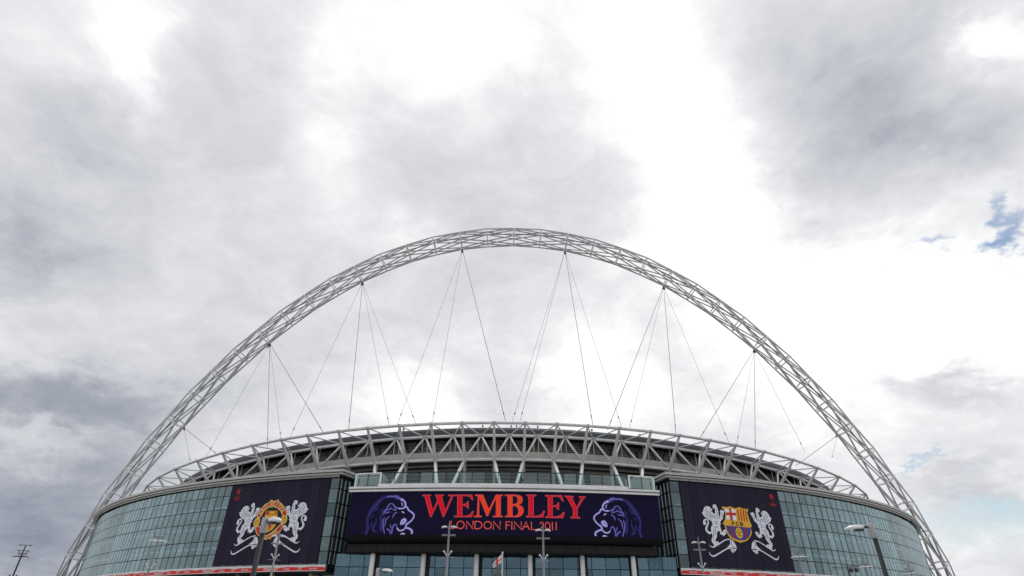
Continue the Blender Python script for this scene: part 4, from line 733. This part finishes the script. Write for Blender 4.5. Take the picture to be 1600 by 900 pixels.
for k, x, y, z in CABLES:
    P, T, N, B = AT(k); e = Vector((x, y, z)); p = P-N*(AR+.2); d = (e-p).normalized(); near = k in (-10, -14) or False
    m = MB(); thick = .085 if (k, round(x, 1)) in BOLD else .048
    m.tube([p, e], thick, 5); c = obj('cable', m, M_CABLE, arch)
    m = MB(); m.tube([p, p+d*.5, p+d*2.2, p+d*2.6], [.10, .24, .22, .09], 6); m.tube([e-d*4.2, e-d*3.4], .14, 5); obj('cable_socket', m, M_SOCK, c)

# ------------------------------------------------------------------ floodlight masts
def mast_parts(t, zl, zv, rot, far=False):
    m = MB(); m.lathe([(.26, 0), (.26, .25), (.17, .3), (.115, zl)], (0, 0, 0), 10); obj('pole', m, M_POLE, t, True)
    m = MB(); m.tube([(0, 0, zl), (0, 0, zl+.75)], [.075, .05], 6); obj('spike', m, M_POLE, t)
    m = MB(); m.tube([(-.35, 0, zl), (.35, 0, zl)], .06, 6); m.box((0, 0, zl-.05), .3, .26, .34); obj('crossarm', m, M_POLE, t)
    m = MB(); m.tube([(-.85, 0, zl-.95), (.85, 0, zl-.95)], .05, 6); obj('lower_crossarm', m, M_POLE, t)
    for s in (-1, 1):
        m = MB(); m.sweep([[(s*.28, -.16, zl-.02), (s*.28, .16, zl-.02), (s*.28, .13, zl+.13), (s*.28, -.13, zl+.13)], [(s*.62, -.22, zl+.0), (s*.62, .22, zl+.0), (s*.62, .17, zl+.20), (s*.62, -.17, zl+.20)], [(s*.92, -.20, zl-.1), (s*.92, .20, zl-.1), (s*.92, .12, zl+.06), (s*.92, -.12, zl+.06)]])
        obj('luminaire', m, M_LAMPW, t)
        m = MB(); m.box((s*.55, 0, zl-.86), .55, .22, .12); obj('floodlight', m, M_POLE, t)
        m = MB(); m.tube([(0, 0, zv), (s*.42, -.1, zv+.62)], .055, 6); m.tube([(s*.40, -.1, zv+.55), (s*.50, -.12, zv+.72)], .11, 8); obj('bracket_lamp', m, M_LAMPW, t)
    m = MB(); m.tube([(-.8, 0, zv), (.8, 0, zv)], .035, 5); obj('bracket_bar', m, M_POLE, t)
GM = 'floodlight masts in front of the stadium'
for x, y, zl, zv, rot, lab in ((-9.03, 75, 12.87, 9.5, 0, 'grey floodlight mast in front of the display, left of the flag'), (2.63, 75, 12.62, 9.2, 0, 'grey floodlight mast in front of the display, right of the flag'),
        (24.98, 85, 12.67, 9.4, -8, 'grey floodlight mast in front of the banner with the shield'), (-33.2, 84, 12.75, 9.85, 20, 'grey floodlight mast in front of the banner with the round crest, beside a street lamp')):
    mast_parts(thing('floodlight_mast', lab, 'floodlight mast', (x, y, 0), R(rot), GM), zl, zv, rot)
def tall_mast(x, y_, rot, lab, dark):
    P_ = M_POLED if dark else M_POLE; ZT = 12.3
    t = thing('floodlight_mast', lab, 'floodlight mast', (x, y_, 0), R(rot), GM)
    m = MB(); m.lathe([(.28, 0), (.28, .3), (.19, .35), (.12, ZT), (.09, ZT+1.95)], n=8); obj('pole', m, P_, t, True)
    for z, w in ((ZT+1.9, .95), (ZT+1.0, .85)):
        m = MB(); m.tube([(-w, 0, z), (w, 0, z)], .045, 5)
        for s in (-1, 1): m.box((s*(w-.2), 0, z-.04), .42, .26, .12)
        obj('crossarm', m, P_, t)
    for s in (-1, 1):
        m = MB(); m.sweep([[(s*.05, -.2, ZT-.05), (s*.05, .2, ZT-.05), (s*.05, .16, ZT+.14), (s*.05, -.16, ZT+.14)], [(s*.7, -.26, ZT+.02), (s*.7, .26, ZT+.02), (s*.7, .2, ZT+.16), (s*.7, -.2, ZT+.16)], [(s*1.22, -.16, ZT-.10), (s*1.22, .16, ZT-.10), (s*1.22, .10, ZT), (s*1.22, -.10, ZT)]])
        obj('luminaire', m, P_ if dark else M_LAMPW, t)
        m = MB(); m.sweep([[(s*.18, -.12, ZT+.34), (s*.18, .12, ZT+.34), (s*.18, .12, ZT+.58), (s*.18, -.12, ZT+.58)], [(s*.62, -.2, ZT+.40), (s*.62, .2, ZT+.40), (s*.62, .2, ZT+.76), (s*.62, -.2, ZT+.76)]]); m.tube([(0, 0, ZT+.3), (s*.3, 0, ZT+.45)], .05, 5); obj('floodlight', m, M_POLE, t)
        m = MB(); m.tube([(0, 0, ZT-3.6), (s*.46, -.1, ZT-2.95)], .055, 6); m.tube([(s*.44, -.1, ZT-3.0), (s*.54, -.12, ZT-2.82)], .11, 8); obj('bracket_lamp', m, P_ if dark else M_LAMPW, t)
tall_mast(-87.4, 110, 25, 'dark floodlight mast standing alone against the sky left of the arch', True)
tall_mast(-51.0, 86.5, 24, 'grey floodlight mast before the middle of the left glass wing', False)
tall_mast(44.6, 97.5, -16, 'grey floodlight mast before the right glass wing, close to the shield banner', False)
tall_mast(63.3, 112, -20, 'grey floodlight mast before the right glass wing, just left of the dark street lamp pole', False)
tall_mast(79.0, 124, -24, 'grey floodlight mast low before the far right end of the glass wing', False)
t = thing('spotlight_mast', 'low mast with two round dark spotlights before the right glass wing', 'spotlight mast', (60.4, 113, 0), R(-18))
m = MB(); m.lathe([(.2, 0), (.2, .3), (.13, .35), (.09, 12.6)], n=8); obj('pole', m, M_POLED, t, True)
m = MB(); m.tube([(-2.4, 0, 12.35), (1.9, 0, 12.35)], .06, 5); m.tube([(-2.4, 0, 12.05), (0, 0, 12.05)], .05, 5); obj('crossarm', m, M_POLED, t)
for xx in (.45, 1.35):
    m = MB(); m.lathe([(.18, -.3), (.36, -.05), (.40, .25), (.3, .3)], (0, 0, 0), 12); o = obj('spotlight', m, M_POLED, t, True); o.location = (xx, -.2, 11.75); o.rotation_euler = (R(60), 0, 0)
    m = MB(); m.tube([(xx, 0, 12.35), (xx, -.1, 11.9)], .05, 5); obj('spotlight_bracket', m, M_POLED, t)

# ------------------------------------------------------------------ street lamps
def street_lamp(x, y, H, head, lab, k=1.0):
    t = thing('street_lamp', lab, 'street lamp', (x, y, 0), 0, 'street lamps near the camera')
    m = MB(); m.lathe([(.11, 0), (.11, .9), (.07, .95), (.062, H-.32)], n=12); obj('pole', m, M_POLED, t, True)
    m = MB(); m.lathe([(.068, H-.34), (.085, H-.32), (.085, H+.02), (.06, H+.04)], n=12); obj('collar', m, M_COLL, t, True)
    c, s_ = math.cos(R(head)), math.sin(R(head)); X = lambda d, w, z: (d*c-w*s_, d*s_+w*c, H+z)
    m = MB(); m.tube([X(0, 0, -.06), X(.22, 0, -.04)], .022, 6); m.box(X(.16, 0, -.05), .10, .05, .06, R(head)); obj('arm', m, M_POLED, t)
    m = MB(); rings = []
    for d, w, h, zb in ((.20, .05, .05, -.06), (.30, .11, .10, -.09), (.45, .14, .115, -.10), (.58, .12, .09, -.105), (.68, .07, .045, -.105), (.735, .015, .012, -.105)):
        rings.append([X(d, -w, zb), X(d, -w*.8, zb+h*.6), X(d, -w*.3, zb+h), X(d, w*.3, zb+h), X(d, w*.8, zb+h*.6), X(d, w, zb)])
    m.sweep(rings); obj('lamp_head', m, M_LAMPW, t, True)
    m = MB(); m.box(X(.34, 0, -.125), .20, .14, .05, R(head)); obj('lamp_lens', m, M_SOCK, t)
street_lamp(-8.24, 15.5, 4.47, -38, 'street lamp with blunt pale head standing in front of the round crest')
street_lamp(8.05, 16.5, 4.64, 172, 'street lamp with long pale head in front of the glass right wing')
street_lamp(-7.72, 28, 4.35, -14, 'small distant street lamp whose pale head peeks over the bottom edge below the display')

# ------------------------------------------------------------------ flag and statue before the entrance
t = thing('flag', 'white flag with a red cross drooping from a white pole before the entrance', 'flag', (-2.33, 68, 0))
m = MB(); m.lathe([(.09, 0), (.07, 9.25), (.10, 9.27), (.09, 9.38), (.02, 9.42)], n=10); obj('flagpole', m, M_WHITE, t, True)
m = MB(); nu, nv = 20, 14; V = []
for i in range(nu+1):
    for j in range(nv+1):
        u, v = i/nu, j/nv; x = -.07-1.05*u+.10*v*u; z = 9.18-(.86-.42*u)*v-1.0*u**1.1+.05*math.sin(u*6+v*2)*u; y = .22*math.sin(u*7.5+v*1.4)*(.25+u); V.append((x, y, z))
b0 = len(m.v); m.v += V
for i in range(nu):
    for j in range(nv):
        a = b0+i*(nv+1)+j; red = (8 <= i <= 11) or (j in (6, 7)); m.f.append((a, a+1, a+nv+2, a+nv+1)); m.m.append(1 if red else 0)
fo = obj('flag_cloth', m, [M_FLAG, M_PR], t, True); sm_ = fo.modifiers.new('thickness', 'SOLIDIFY'); sm_.thickness = .012

t = thing('statue', 'greenish bronze statue of a standing man with folded arms, in front of the entrance flagpole', 'statue', (-2.82, 70, 0))
m = MB(); m.lathe([(1.5, 0), (1.5, .4), (1.2, .45), (1.1, 4.4), (1.25, 4.45), (1.25, 4.68)], n=4); obj('plinth', m, M_STONE, t)
K = 1.92; ZB = 4.68
J = {'pel': (0, 0, .97), 'wa': (0, .01, 1.12), 'ch': (0, 0, 1.36), 'nk': (0, 0, 1.52), 'hd': (0, -.02, 1.64), 'tp': (0, 0, 1.76),
     'ls': (-.19, 0, 1.43), 'le': (-.30, -.03, 1.17), 'lh': (-.08, -.19, 1.22), 'rs': (.19, 0, 1.43), 're': (.30, -.03, 1.17), 'rh': (.08, -.21, 1.26),
     'lp': (-.10, 0, .93), 'lk': (-.12, -.02, .50), 'la': (-.13, .02, .09), 'lf': (-.14, -.15, .04), 'rp': (.10, 0, .93), 'rk': (.14, -.04, .50), 'ra': (.17, 0, .09), 'rf': (.19, -.16, .04)}
RD = dict(pel=.15, wa=.135, ch=.165, nk=.062, hd=.095, tp=.07, ls=.075, le=.05, lh=.04, rs=.075, re=.05, rh=.04, lp=.095, lk=.062, la=.045, lf=.04, rp=.095, rk=.062, ra=.045, rf=.04)
EDG = [('pel', 'wa'), ('wa', 'ch'), ('ch', 'nk'), ('nk', 'hd'), ('hd', 'tp'), ('ch', 'ls'), ('ls', 'le'), ('le', 'lh'), ('ch', 'rs'), ('rs', 're'), ('re', 'rh'), ('pel', 'lp'), ('lp', 'lk'), ('lk', 'la'), ('la', 'lf'), ('pel', 'rp'), ('rp', 'rk'), ('rk', 'ra'), ('ra', 'rf')]
ks = list(J); me = bpy.data.meshes.new('figure'); me.from_pydata([tuple(c*K for c in J[k]) for k in ks], [(ks.index(a), ks.index(b)) for a, b in EDG], []); me.materials.append(M_BRONZE)
fo = link('figure', me, t, (0, 0, ZB)); md = fo.modifiers.new('skin', 'SKIN'); sv = me.skin_vertices[0].data
for i, k in enumerate(ks): sv[i].radius = (RD[k]*K*(1.15 if k in ('ch', 'pel') else 1), RD[k]*K); sv[i].use_root = (k == 'pel')
fo.modifiers.new('sub', 'SUBSURF').levels = 2; fo.modifiers['sub'].render_levels = 2
m = MB(); m.lathe([(.02, -.2), (.14, -.15), (.2, 0), (.14, .15), (.02, .2)], (.55, -.35, ZB+.2), 12); obj('ball', m, M_BRONZE, t, True)
